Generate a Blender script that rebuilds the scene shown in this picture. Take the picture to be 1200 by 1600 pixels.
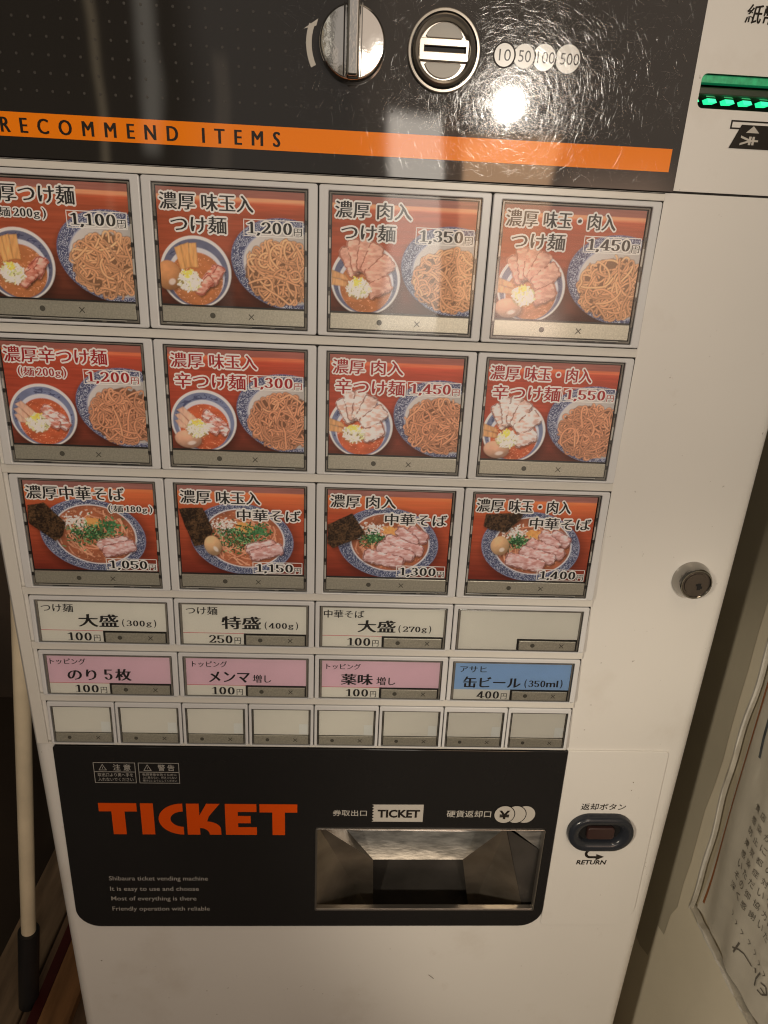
import bpy, bmesh, math, random
import numpy as np
from mathutils import Matrix, Vector

random.seed(7)
SC = bpy.context.scene
for o in list(bpy.data.objects):
    bpy.data.objects.remove(o, do_unlink=True)
ZO = 1.16            # height of the machine's first button row above the floor
FLOOR, STEP = 0.0, 0.15

# ------------------------------------------------------------------ camera
cam_d = bpy.data.cameras.new('camera')
cam = bpy.data.objects.new('camera', cam_d)
SC.collection.objects.link(cam)
cam_d.sensor_fit = 'VERTICAL'
cam_d.sensor_height = 36.0
cam_d.lens = 36.0 * 1050 / 1600
cam_d.clip_start = 0.01
cam_d.clip_end = 50
RX = Vector((0.9983744740, -0.0349320138, 0.0450351426))
DN = Vector((0.0290553645, -0.3678345799, -0.9294371994))
FW = Vector((0.0490325958, 0.9292348876, -0.3662216929))
m = Matrix((RX, -DN, -FW)).transposed().to_4x4()
m.translation = Vector((0.02619787, -0.46566411, -0.04022025 + ZO))
cam.matrix_world = m
SC.camera = cam

# ------------------------------------------------------------------ world: the dim room behind the viewer
W = bpy.data.worlds.new('World')
SC.world = W
W.use_nodes = True
wn, wl = W.node_tree.nodes, W.node_tree.links
wn.clear()


def wmath(op, a, b=None, clamp=False):
    n = wn.new('ShaderNodeMath'); n.operation = op; n.use_clamp = clamp
    for i, v in enumerate((a, b)):
        if v is None: continue
        if isinstance(v, (int, float)): n.inputs[i].default_value = v
        else: wl.new(v, n.inputs[i])
    return n.outputs[0]


tc = wn.new('ShaderNodeTexCoord')
sx = wn.new('ShaderNodeSeparateXYZ'); wl.new(tc.outputs['Generated'], sx.inputs[0])
front = wmath('MAXIMUM', wmath('MULTIPLY', sx.outputs[1], -1.0), 0.02)     # the side the machine faces
wa = wmath('DIVIDE', sx.outputs[0], front)
wb = wmath('DIVIDE', sx.outputs[2], front)
isfront = wmath('GREATER_THAN', wmath('MULTIPLY', sx.outputs[1], -1.0), 0.05)


def soft(v, lo, hi, s):
    """1 between lo and hi with edges s wide"""
    r1 = wn.new('ShaderNodeMapRange'); r1.interpolation_type = 'SMOOTHSTEP'
    wl.new(v, r1.inputs[0]); r1.inputs[1].default_value = lo - s; r1.inputs[2].default_value = lo + s
    r2 = wn.new('ShaderNodeMapRange'); r2.interpolation_type = 'SMOOTHSTEP'
    wl.new(v, r2.inputs[0]); r2.inputs[1].default_value = hi + s; r2.inputs[2].default_value = hi - s
    return wmath('MULTIPLY', r1.outputs[0], r2.outputs[0])


wcol = wn.new('ShaderNodeRGB'); wcol.outputs[0].default_value = (0.10, 0.085, 0.065, 1)
wcur = wcol.outputs[0]
wnoise = wn.new('ShaderNodeTexNoise'); wnoise.inputs['Scale'].default_value = 5.0
wl.new(tc.outputs['Generated'], wnoise.inputs['Vector'])
wob = wmath('MULTIPLY', wmath('SUBTRACT', wnoise.outputs[0], 0.5), 0.05)
wa2 = wmath('ADD', wa, wob); wb2 = wmath('ADD', wb, wob)


def blob(a0, a1, b0, b1, s, col, k=1.0):
    global wcur
    mk = wmath('MULTIPLY', wmath('MULTIPLY', soft(wa2, a0, a1, s), soft(wb2, b0, b1, max(s, .012))), isfront)
    if k != 1.0: mk = wmath('MULTIPLY', mk, k)
    mx = wn.new('ShaderNodeMix'); mx.data_type = 'RGBA'
    wl.new(mk, mx.inputs[0]); wl.new(wcur, mx.inputs[6]); mx.inputs[7].default_value = (*col, 1)
    wcur = mx.outputs[2]


blob(-0.05, 1.2, -0.35, 0.75, .12, (0.62, 0.50, 0.40))          # lit wall to the right of the viewer
blob(-0.22, 0.0, 0.02, 0.6, .03, (0.34, 0.30, 0.26))
blob(-0.285, -0.262, 0.10, 0.5, .010, (1.0, 0.9, 0.75))         # thin pale hangings
blob(-0.345, -0.335, 0.02, 0.5, .006, (0.9, 0.7, 0.45))
blob(-0.195, -0.175, -0.1, 0.21, .006, (0.6, 0.5, 0.4))
blob(0.035, 0.112, -0.06, 0.165, .008, (6.2, 5.5, 4.7))         # pale curtain
blob(0.134, 0.26, -0.02, 0.14, .006, (5.5, 3.3, 1.9))          # orange wood
blob(0.110, 0.133, -0.06, 0.17, .004, (0.9, 0.6, 0.42))       # dark post
blob(0.185, 0.30, -0.055, 0.045, .022, (8.5, 6.2, 5.0))
blob(0.27, 0.42, -0.02, 0.10, .04, (2.6, 1.7, 1.2))             # pale haze on the last picture
blob(-0.40, 0.5, -2.2, -0.75, .12, (0.20, 0.165, 0.13))
_wa2 = wa2
wa2 = wmath('SUBTRACT', _wa2, wmath('MULTIPLY', wmath('ADD', wb, 0.95), 0.18))   # a leaning pole across the room
blob(-0.222, -0.196, -1.50, -0.86, .006, (0.75, 0.66, 0.54))
blob(-0.212, -0.207, -1.50, -0.86, .003, (0.20, 0.17, 0.14))
blob(-0.10, -0.02, -1.9, -0.70, .05, (0.34, 0.28, 0.22))
wa2 = _wa2
bg = wn.new('ShaderNodeBackground'); bg.inputs[1].default_value = 1.0
wo = wn.new('ShaderNodeOutputWorld')
wl.new(wcur, bg.inputs[0]); wl.new(bg.outputs[0], wo.inputs[0])

# ------------------------------------------------------------------ lamps
WALLX_ = 0.40
LP = Vector((0.344, -1.211, 0.259 + ZO))         # the bare warm lamp that shows as a spot in the acrylic


def lamp(name, kind, loc, target, energy, col, **kw):
    d = bpy.data.lights.new(name, kind)
    d.energy = energy; d.color = col
    for k, v in kw.items(): setattr(d, k, v)
    o = bpy.data.objects.new(name, d); SC.collection.objects.link(o)
    o.location = loc
    if target is not None:
        o.rotation_euler = (Vector(target) - Vector(loc)).to_track_quat('-Z', 'Y').to_euler()
    return o


lamp('lamp_spot', 'SPOT', LP, (0.04, 0, 0.03 + ZO), 22.6, (1.0, 0.905, 0.775),
     spot_size=math.radians(69), spot_blend=1.0, shadow_soft_size=0.026)
lamp('overhead_fill', 'AREA', (0.25, -0.9, 1.25 + ZO), (0.15, 0, -0.4 + ZO), 2.6, (1.0, 0.76, 0.52), size=0.5)  # added soft warm fill from overhead, not a known lamp
lamp('wall_fill', 'SPOT', (-1.0, -1.40, 0.40 + ZO), (WALLX_, -0.05, -0.62 + ZO), 74, (1.0, 0.87, 0.69),  # added narrow spot from the left that brightens the side wall
     spot_size=math.radians(22), spot_blend=0.7, shadow_soft_size=0.04)

vs = SC.view_settings
vs.view_transform = 'Standard'; vs.look = 'None'; vs.exposure = 0.0; vs.gamma = 1.0
vs.use_curve_mapping = False
SC.cycles.use_denoising = True
SC.cycles.filter_width = 1.15
SC.cycles.max_bounces = 8
SC.cycles.transparent_max_bounces = 12
SC.cycles.sample_clamp_indirect = 4.0


# ------------------------------------------------------------------ colour helpers
def s2l(c):
    c = c / 255.0
    return c / 12.92 if c <= 0.04045 else ((c + 0.055) / 1.055) ** 2.4


def hx(h):
    h = h.lstrip('#')
    return tuple(s2l(int(h[i:i + 2], 16)) for i in (0, 2, 4))


WHITE_SEEN = hx('c0b29c')


def ink(h, k=1.0):
    """printed colour from the colour seen under the warm lamp"""
    c = hx(h); g = .3 * c[0] + .55 * c[1] + .15 * c[2]
    c = tuple(v * .86 + g * .14 for v in c)
    return tuple(min(0.9, a / w * q * k) for a, w, q in zip(c, WHITE_SEEN, (0.72, 0.69, 0.62)))


# ------------------------------------------------------------------ materials
MATS = {}


def mat(name, col, rough=0.5, metal=0.0, spec=0.5, bump=None, var=None, coat=0.0, stretch=(1, 1, 1), emit=None):
    """var=(scale, amount): mottled colour; bump=(scale, strength, distance)"""
    if name in MATS: return MATS[name]
    m = bpy.data.materials.new(name); m.use_nodes = True
    nt = m.node_tree; b = nt.nodes['Principled BSDF']
    b.inputs['Base Color'].default_value = (*col, 1)
    b.inputs['Roughness'].default_value = rough
    b.inputs['Metallic'].default_value = metal
    b.inputs['Specular IOR Level'].default_value = spec
    if coat:
        b.inputs['Coat Weight'].default_value = coat; b.inputs['Coat Roughness'].default_value = 0.04
    tcn = mp = None
    if bump or var:
        tcn = nt.nodes.new('ShaderNodeTexCoord'); mp = nt.nodes.new('ShaderNodeMapping')
        mp.inputs['Scale'].default_value = stretch
        nt.links.new(tcn.outputs['Object'], mp.inputs[0])
    if var:
        n = nt.nodes.new('ShaderNodeTexNoise'); n.inputs['Scale'].default_value = var[0]
        n.inputs['Detail'].default_value = 6
        nt.links.new(mp.outputs[0], n.inputs['Vector'])
        cr = nt.nodes.new('ShaderNodeMapRange')
        cr.inputs[1].default_value = 0.3; cr.inputs[2].default_value = 0.7
        cr.inputs[3].default_value = 1 - var[1]; cr.inputs[4].default_value = 1 + var[1]
        nt.links.new(n.outputs[0], cr.inputs[0])
        mx = nt.nodes.new('ShaderNodeVectorMath'); mx.operation = 'SCALE'
        mx.inputs[0].default_value = col
        nt.links.new(cr.outputs[0], mx.inputs['Scale'])
        nt.links.new(mx.outputs[0], b.inputs['Base Color'])
    if bump:
        n = nt.nodes.new('ShaderNodeTexNoise'); n.inputs['Scale'].default_value = bump[0]
        n.inputs['Detail'].default_value = 4
        nt.links.new(mp.outputs[0], n.inputs['Vector'])
        bp = nt.nodes.new('ShaderNodeBump'); bp.inputs['Strength'].default_value = bump[1]
        bp.inputs['Distance'].default_value = bump[2]
        nt.links.new(n.outputs[0], bp.inputs['Height'])
        nt.links.new(bp.outputs[0], b.inputs['Normal'])
    if emit:
        b.inputs['Emission Color'].default_value = (*emit[0], 1)
        b.inputs['Emission Strength'].default_value = emit[1]
    MATS[name] = m
    return m


def clear_mat(name, tint=(1, 1, 1), rough=0.03, ior=1.5, boost=1.0, scr=None):
    """thin clear plastic: see-through with a Fresnel gloss"""
    if name in MATS: return MATS[name]
    m = bpy.data.materials.new(name); m.use_nodes = True
    nt = m.node_tree; nt.nodes.clear()
    out = nt.nodes.new('ShaderNodeOutputMaterial')
    tr = nt.nodes.new('ShaderNodeBsdfTransparent'); tr.inputs[0].default_value = (*tint, 1)
    gl = nt.nodes.new('ShaderNodeBsdfGlossy'); gl.inputs['Roughness'].default_value = rough
    fr = nt.nodes.new('ShaderNodeFresnel'); fr.inputs[0].default_value = ior
    mu = nt.nodes.new('ShaderNodeMath'); mu.operation = 'MULTIPLY'; mu.inputs[1].default_value = boost; mu.use_clamp = True
    mx = nt.nodes.new('ShaderNodeMixShader')
    nt.links.new(fr.outputs[0], mu.inputs[0]); nt.links.new(mu.outputs[0], mx.inputs[0])
    nt.links.new(tr.outputs[0], mx.inputs[1]); nt.links.new(gl.outputs[0], mx.inputs[2])
    nt.links.new(mx.outputs[0], out.inputs[0])
    if scr:
        tcn = nt.nodes.new('ShaderNodeTexCoord')
        n = nt.nodes.new('ShaderNodeTexNoise'); n.inputs['Scale'].default_value = scr[0]
        nt.links.new(tcn.outputs['Object'], n.inputs['Vector'])
        bp = nt.nodes.new('ShaderNodeBump'); bp.inputs['Strength'].default_value = scr[1]; bp.inputs['Distance'].default_value = 0.001
        nt.links.new(n.outputs[0], bp.inputs['Height']); nt.links.new(bp.outputs[0], gl.inputs['Normal'])
    MATS[name] = m
    return m


def attr_mat(name):
    if name in MATS: return MATS[name]
    m = bpy.data.materials.new(name); m.use_nodes = True
    nt = m.node_tree; b = nt.nodes['Principled BSDF']
    a = nt.nodes.new('ShaderNodeAttribute'); a.attribute_name = 'print'
    nt.links.new(a.outputs['Color'], b.inputs['Base Color'])
    b.inputs['Roughness'].default_value = 0.45
    b.inputs['Specular IOR Level'].default_value = 0.3
    MATS[name] = m
    return m


M_BODY = mat('white enamel', (0.72, 0.70, 0.66), 0.28, var=(6, .025), bump=(220, .05, .0006))


def grime(m, amount=.35):
    """worn dirt on a painted surface: soft smudges and small specks"""
    nt = m.node_tree; b = nt.nodes['Principled BSDF']; src = b.inputs['Base Color'].links[0].from_socket
    tcn = nt.nodes.new('ShaderNodeTexCoord'); cur = src
    for sc, lo, hi, k, col, det in ((9, .56, .80, amount, (.42, .35, .26), 9), (160, .735, .78, .55, (.20, .16, .12), 2), (34, .66, .80, amount * .6, (.40, .33, .25), 8)):
        n = nt.nodes.new('ShaderNodeTexNoise'); n.inputs['Scale'].default_value = sc; n.inputs['Detail'].default_value = det
        n.inputs['Roughness'].default_value = .62
        nt.links.new(tcn.outputs['Object'], n.inputs['Vector'])
        r = nt.nodes.new('ShaderNodeMapRange'); r.inputs[1].default_value = lo; r.inputs[2].default_value = hi; r.inputs[4].default_value = k
        nt.links.new(n.outputs[0], r.inputs[0])
        mx = nt.nodes.new('ShaderNodeMix'); mx.data_type = 'RGBA'; mx.inputs[7].default_value = (*col, 1)
        nt.links.new(r.outputs[0], mx.inputs[0]); nt.links.new(cur, mx.inputs[6]); cur = mx.outputs[2]
    nt.links.new(cur, b.inputs['Base Color'])


grime(M_BODY)
M_BEZEL = mat('white plastic', (0.62, 0.62, 0.62), 0.34, var=(14, .03), bump=(900, .04, .0003))
M_RAIL = mat('cream plastic', (0.68, 0.655, 0.60), 0.3, var=(10, .03))
grime(M_BEZEL, .25); grime(M_RAIL, .3)
M_GAP = mat('dark gap', (0.015, 0.012, 0.010), 0.8)
M_TRAY = mat('smoky clear tray', (0.20, 0.185, 0.16), 0.18, var=(60, .25))
M_TRAYD = mat('dark tray groove', (0.022, 0.02, 0.018), 0.4)
M_TRAYL = mat('bright tray tab', (0.50, 0.49, 0.45), 0.2)
M_KEY = mat('olive key bar', (0.47, 0.45, 0.375), 0.38, 0.5, var=(900, .16), bump=(1500, .12, .0002))
M_KEYI = mat('key mark', (0.085, 0.08, 0.062), 0.5)
M_BLACK = mat('black ink', (0.010, 0.009, 0.009), 0.5)
M_RED = mat('red ink', (0.40, 0.010, 0.014), 0.5)
M_PWHITE = mat('white ink', (0.94, 0.925, 0.89), 0.5)
M_CREAM = mat('cream card', ink('c2b59b'), 0.5, var=(30, .03))
M_PINK = mat('pink card', ink('c69a98'), 0.5, var=(30, .04))
M_BLUE = mat('blue card', ink('7b99b2'), 0.5, var=(30, .04))
M_REDLINE = mat('thin red line', ink('b03038'), 0.5)
M_PRINT = attr_mat('printed picture')
M_COVER = clear_mat('clear cover', (0.985, 0.985, 0.98), 0.02, 1.5, 1.0, scr=(14, .05))
M_ACRY = mat('dark acrylic', (0.017, 0.0145, 0.0125), 0.02, coat=0.6, var=(4, .15))
M_ACRY2 = mat('charcoal panel', (0.0175, 0.0165, 0.016), 0.05, var=(5, .1))
M_DOT = mat('grey dot', (0.058, 0.053, 0.048), 0.1)
M_ORANGE = mat('orange stripe', (0.98, 0.245, 0.003), 0.06, coat=0.3)
M_ORANGE2 = mat('orange lettering', (0.68, 0.075, 0.003), 0.3)
M_DKINK = mat('dark ink', (0.020, 0.016, 0.013), 0.1)
M_LTINK = mat('light grey ink', (0.50, 0.47, 0.42), 0.25)
M_GRINK = mat('grey ink', (0.36, 0.34, 0.31), 0.3)
M_CHROME = mat('chrome', (0.78, 0.77, 0.75), 0.07, 1.0, bump=(420, .10, .0006))
M_STEEL = mat('satin steel', (0.40, 0.37, 0.33), 0.30, 0.9, bump=(500, .06, .0004))
M_TRAYST = mat('brushed steel', (0.72, 0.70, 0.66), 0.36, 0.85, bump=(420, .35, .0005), stretch=(.35, 1, 1.4), var=(160, .35))
M_TRAYST2 = mat('brownish steel', (0.36, 0.31, 0.25), 0.34, 0.85, bump=(60, .12, .0005), var=(26, .35))  # darker, browner steel for the side plates of the tray
M_DARKST = mat('dark steel', (0.11, 0.10, 0.09), 0.40, 0.6, var=(20, .3))
M_NAVY = mat('navy rubber', (0.022, 0.025, 0.032), 0.22)
M_MAROON = mat('maroon push button', (0.040, 0.020, 0.018), 0.25)
M_LOCK = mat('dark lock face', (0.17, 0.145, 0.125), 0.3, 0.85, bump=(300, .1, .0005))
M_GREEN = mat('green glowing plastic', (0.02, 0.35, 0.14), 0.3, emit=((0.010, 0.30, 0.115), 0.30), var=(260, .45))
M_GREENL = mat('green lamp', (0.05, 0.8, 0.4), 0.25, emit=((0.02, 0.86, 0.34), 1.15))
M_GREEND = mat('dark green plastic', (0.03, 0.045, 0.025), 0.25)
M_HOLE = mat('black hole', (0.004, 0.004, 0.004), 0.6)
M_SCR = clear_mat('acrylic scratch', (1, 1, 1), 0.12, 1.5, 1.6)


# ------------------------------------------------------------------ mesh helpers
def new_obj(name, V, F, mats, idx=None, parent=None, smooth=False, loc=(0, 0, 0)):
    me = bpy.data.meshes.new(name)
    me.from_pydata([tuple(v) for v in V], [], [tuple(f) for f in F])
    for mm_ in (mats if isinstance(mats, (list, tuple)) else [mats]): me.materials.append(mm_)
    if idx is not None: me.polygons.foreach_set('material_index', np.array(idx, dtype=np.int32))
    if smooth: me.polygons.foreach_set('use_smooth', np.ones(len(me.polygons), dtype=bool))
    me.update()
    o = bpy.data.objects.new(name, me)
    SC.collection.objects.link(o)
    if parent is not None: o.parent = parent
    o.location = loc
    return o


class MB:
    """collects geometry for one mesh"""
    def __init__(s): s.V, s.F, s.I, s.mats = [], [], [], []

    def mi(s, m):
        if m not in s.mats: s.mats.append(m)
        return s.mats.index(m)

    def add(s, V, F, m):
        n = len(s.V); k = s.mi(m)
        s.V.extend([tuple(v) for v in V]); s.F.extend([tuple(i + n for i in f) for f in F]); s.I.extend([k] * len(F))

    def box(s, x0, x1, y0, y1, z0, z1, m):
        V = [(x, y, z) for x in (x0, x1) for y in (y0, y1) for z in (z0, z1)]
        s.add(V, [(0, 1, 3, 2), (4, 6, 7, 5), (0, 4, 5, 1), (2, 3, 7, 6), (0, 2, 6, 4), (1, 5, 7, 3)], m)

    def quad(s, x0, x1, z0, z1, y, m):
        s.add([(x0, y, z0), (x1, y, z0), (x1, y, z1), (x0, y, z1)], [(0, 1, 2, 3)], m)

    def poly(s, pts, y, m):
        s.add([(p[0], y, p[1]) for p in pts], [tuple(range(len(pts)))], m)

    def plate(s, outer, holes, y0, y1, m, bev=0.0, res=1):
        V, F = plate(outer, holes, y0, y1, bev, res); s.add(V, F, m)

    def lathe(s, prof, cx, cz, m, n=48, tilt=None):
        """prof: (radius, y) from rim to centre"""
        V, F = [], []
        for r, y in prof:
            for k in range(n):
                a = 2 * math.pi * k / n
                V.append((cx + r * math.cos(a), y, cz + r * math.sin(a)))
        for j in range(len(prof) - 1):
            for k in range(n):
                F.append((j * n + k, j * n + (k + 1) % n, (j + 1) * n + (k + 1) % n, (j + 1) * n + k))
        s.add(V, F, m)

    def map(s, fn, start=0): s.V[start:] = [fn(v) for v in s.V[start:]]

    def build(s, name, parent=None, loc=(0, 0, 0), smooth=False, autosmooth=None, at_center=False):
        V = s.V
        if at_center:
            a = np.array(V); c = (a.min(0) + a.max(0)) / 2
            V = a - c; loc = tuple(np.array(loc) + c)
        o = new_obj(name, V, s.F, s.mats, s.I, parent, smooth or autosmooth is not None, loc)
        if autosmooth is not None:
            o.data.set_sharp_from_angle(angle=math.radians(autosmooth))
        return o


def plate(outer, holes, y0, y1, bev=0.0, res=1):
    """flat plate with holes; front face at y0 (towards the viewer), back at y1"""
    cu = bpy.data.curves.new('tmp', 'CURVE'); cu.dimensions = '2D'; cu.fill_mode = 'BOTH'
    for pts in [outer] + list(holes):
        sp = cu.splines.new('POLY'); sp.points.add(len(pts) - 1); sp.use_cyclic_u = True
        for i, p in enumerate(pts): sp.points[i].co = (p[0] * 100, p[1] * 100, 0, 1)
    t = (y1 - y0) / 2
    if bev:
        cu.bevel_depth = bev * 100; cu.bevel_resolution = res; cu.offset = -bev * 100
        cu.extrude = max(0.0, (t - bev)) * 100
    else:
        cu.extrude = t * 100
    ob = bpy.data.objects.new('tmp', cu)
    me = ob.to_mesh()
    V = [(v.co.x / 100, (y0 + y1) / 2 - v.co.z / 100, v.co.y / 100) for v in me.vertices]
    F = [tuple(p.vertices) for p in me.polygons]
    ob.to_mesh_clear(); bpy.data.objects.remove(ob); bpy.data.curves.remove(cu)
    return V, F


def rr(x0, x1, z0, z1, r=0.0, n=8):
    """rounded rectangle; r one radius or (bl, br, tr, tl)"""
    rs = r if isinstance(r, (tuple, list)) else (r,) * 4
    P = []
    for (cx, cz, a0), q in zip(((x0, z0, 180), (x1, z0, 270), (x1, z1, 0), (x0, z1, 90)), rs):
        if q <= 0: P.append((cx, cz)); continue
        ox = cx + q if cx == x0 else cx - q
        oz = cz + q if cz == z0 else cz - q
        for k in range(n + 1):
            a = math.radians(a0 + 90 * k / n); P.append((ox + q * math.cos(a), oz + q * math.sin(a)))
    return P


def circ(cx, cz, r, n=40, rz=None):
    rz = rz or r
    return [(cx + r * math.cos(2 * math.pi * k / n), cz + rz * math.sin(2 * math.pi * k / n)) for k in range(n)]


# ------------------------------------------------------------------ lettering
_tc = {}


def glyphs(txt, off=0.0, res=3, space=1.0):
    key = (txt, off, res, space)
    if key not in _tc:
        cu = bpy.data.curves.new('tmp', 'FONT'); cu.body = txt; cu.size = 1.0; cu.offset = off
        cu.resolution_u = res; cu.space_character = space
        ob = bpy.data.objects.new('tmp', cu)
        me = ob.to_mesh()
        V = np.array([(v.co.x, v.co.y) for v in me.vertices]).reshape(-1, 2)
        F = [tuple(p.vertices) for p in me.polygons]
        ob.to_mesh_clear(); bpy.data.objects.remove(ob); bpy.data.curves.remove(cu)
        _tc[key] = (V, F)
    return _tc[key]


def fit(V, box, ref=None):
    x0, x1, z0, z1 = box
    R = V if ref is None else ref
    a, b = R.min(0), R.max(0)
    return np.array([x0, z0]) + (V - a) / (b - a) * np.array([x1 - x0, z1 - z0])


def text(mb, txt, box, y, m, off=0.0, shear=0.0, rot=0.0, space=1.0, bold=0.0):
    """plain sans lettering fitted into a box"""
    V0, F = glyphs(txt, off, 3, space)
    V = V0.copy()
    if rot:
        c, s = math.cos(rot), math.sin(rot); V = V @ np.array([[c, s], [-s, c]])
    if shear: V[:, 0] += V[:, 1] * shear
    V = fit(V, box)
    for k, d in enumerate((0, -bold, bold) if bold else (0,)):
        mb.add([(p[0] + d, y - k * .00002, p[1]) for p in V], F, m)


def mincho(mb, txt, box, y, m, halo=None, r=0.0012, heavy=1.0):
    """serif-like lettering: thin strokes widened sideways only; halo = outline material"""
    Vb, Fb = glyphs(txt, 0.0)
    Vt, Ft = glyphs(txt, -0.006)
    P = fit(Vt, box, Vb)
    h = (box[3] - box[2])
    if halo:
        Q = fit(Vb, box)
        for k in range(12):
            a = 2 * math.pi * k / 12
            mb.add([(p[0] + r * math.cos(a), y - k * 0.00002, p[1] + r * math.sin(a)) for p in Q], Fb, halo)
        y -= 0.00026
    w = 0.032 * h * heavy
    for k, d in enumerate((0, -w, w, -w * .5, w * .5)):
        mb.add([(p[0] + d, y - k * 0.00002, p[1] + (d * 0.25)) for p in P], Ft, m)


def arcp(cx, cy, rx, ry, a0, a1, n=14):
    return [(cx + rx * math.cos(math.radians(a0 + (a1 - a0) * k / n)), cy + ry * math.sin(math.radians(a0 + (a1 - a0) * k / n))) for k in range(n + 1)]


# serif numerals drawn with a broad horizontal nib; (advance, [strokes])
DIG = {
    '0': (.60, [arcp(.27, .5, .17, .47, 0, 360, 22)]),
    '1': (.50, [[(.25, .06), (.25, .90)], [(.08, .03), (.42, .03)], [(.06, .80), (.16, .86), (.25, .96)]]),
    '2': (.60, [arcp(.26, .72, .18, .25, 170, -35, 14) + [(.30, .38), (.12, .14), (.08, .06)],
                [(.09, .06), (.44, .06)], [(.09, .10), (.44, .10)], [(.46, .08), (.47, .24)]]),
    '3': (.58, [arcp(.25, .74, .15, .23, 160, -80, 12) + [(.22, .51)], [(.20, .51)] + arcp(.24, .27, .19, .24, 85, -165, 14)]),
    '4': (.62, [[(.36, .03), (.36, .96)], [(.36, .96), (.04, .28)], [(.04, .28), (.54, .28)], [(.04, .25), (.54, .25)], [(.24, .03), (.48, .03)]]),
    '5': (.58, [[(.12, .94), (.44, .94)], [(.12, .90), (.42, .90)], [(.09, .95), (.08, .50)], [(.08, .50)] + arcp(.25, .30, .18, .27, 130, -165, 16)]),
    '7': (.56, [[(.06, .94), (.48, .94)], [(.06, .89), (.48, .89)], [(.05, .95), (.05, .74)], [(.48, .92), (.30, .45), (.22, .05)]]),
    '8': (.60, [arcp(.27, .74, .14, .23, 0, 360, 18), arcp(.27, .26, .18, .24, 0, 360, 18)]),
    ',': (.28, [[(.12, .05), (.14, .0), (.07, -.16)], [(.10, .06), (.15, .04)]]),
}


def hull(P):
    P = sorted(set((round(a, 7), round(b, 7)) for a, b in P))
    if len(P) < 3: return P

    def half(Q):
        H = []
        for p in Q:
            while len(H) > 1 and (H[-1][0] - H[-2][0]) * (p[1] - H[-2][1]) - (H[-1][1] - H[-2][1]) * (p[0] - H[-2][0]) <= 0: H.pop()
            H.append(p)
        return H[:-1]
    return half(P) + half(P[::-1])


def number(mb, txt, box, y, m, halo=None, r=0.0012, nib=(.074, .026)):
    x0, x1, z0, z1 = box
    adv = sum(DIG[c][0] for c in txt)
    kx, kz = (x1 - x0) / adv, (z1 - z0)

    def run(nx, nz, y, m, st):
        px = 0; i = 0
        for c in txt:
            a, S = DIG[c]
            for path in S:
                for p, q in zip(path[:-1], path[1:]):
                    pts = []
                    for (u, v) in (p, q):
                        cx, cz = x0 + (px + u + .03) * kx, z0 + v * kz
                        pts += [(cx + nx * math.cos(math.pi * k / 5), cz + nz * math.sin(math.pi * k / 5)) for k in range(10)]
                    H = hull(pts)
                    if len(H) > 2:
                        mb.add([(h[0], y - i * st, h[1]) for h in H], [tuple(range(len(H)))], m)
                        i += 1
            px += a
    nx, nz = nib[0] * kx, nib[1] * kz
    if halo:
        run(nx + r, nz + r, y, halo, 0.000002); y -= 0.00032
    run(nx, nz, y, m, 0.000002)


# ------------------------------------------------------------------ printed food pictures, painted on a fine grid
STEPMM = 0.4
GX = np.arange(-46.2, 46.21, STEPMM); GZ = np.arange(-29.8, 40.21, STEPMM)


def lattice_noise(shape_xy, sx_, sz_, seed, octv=2):
    rng = np.random.RandomState(seed)
    X, Z = shape_xy
    out = np.zeros_like(X); amp = 1; tot = 0
    for o in range(octv):
        L = rng.rand(64, 64)
        u = (X / sx_ * 2 ** o + 31.7) % 63; v = (Z / sz_ * 2 ** o + 17.3) % 63
        iu, iv = u.astype(int), v.astype(int); fu, fv = u - iu, v - iv
        fu = fu * fu * (3 - 2 * fu); fv = fv * fv * (3 - 2 * fv)
        a = L[iu, iv] * (1 - fu) + L[iu + 1, iv] * fu
        b = L[iu, iv + 1] * (1 - fu) + L[iu + 1, iv + 1] * fu
        out += amp * (a * (1 - fv) + b * fv); tot += amp; amp *= .5
    return out / tot


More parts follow.
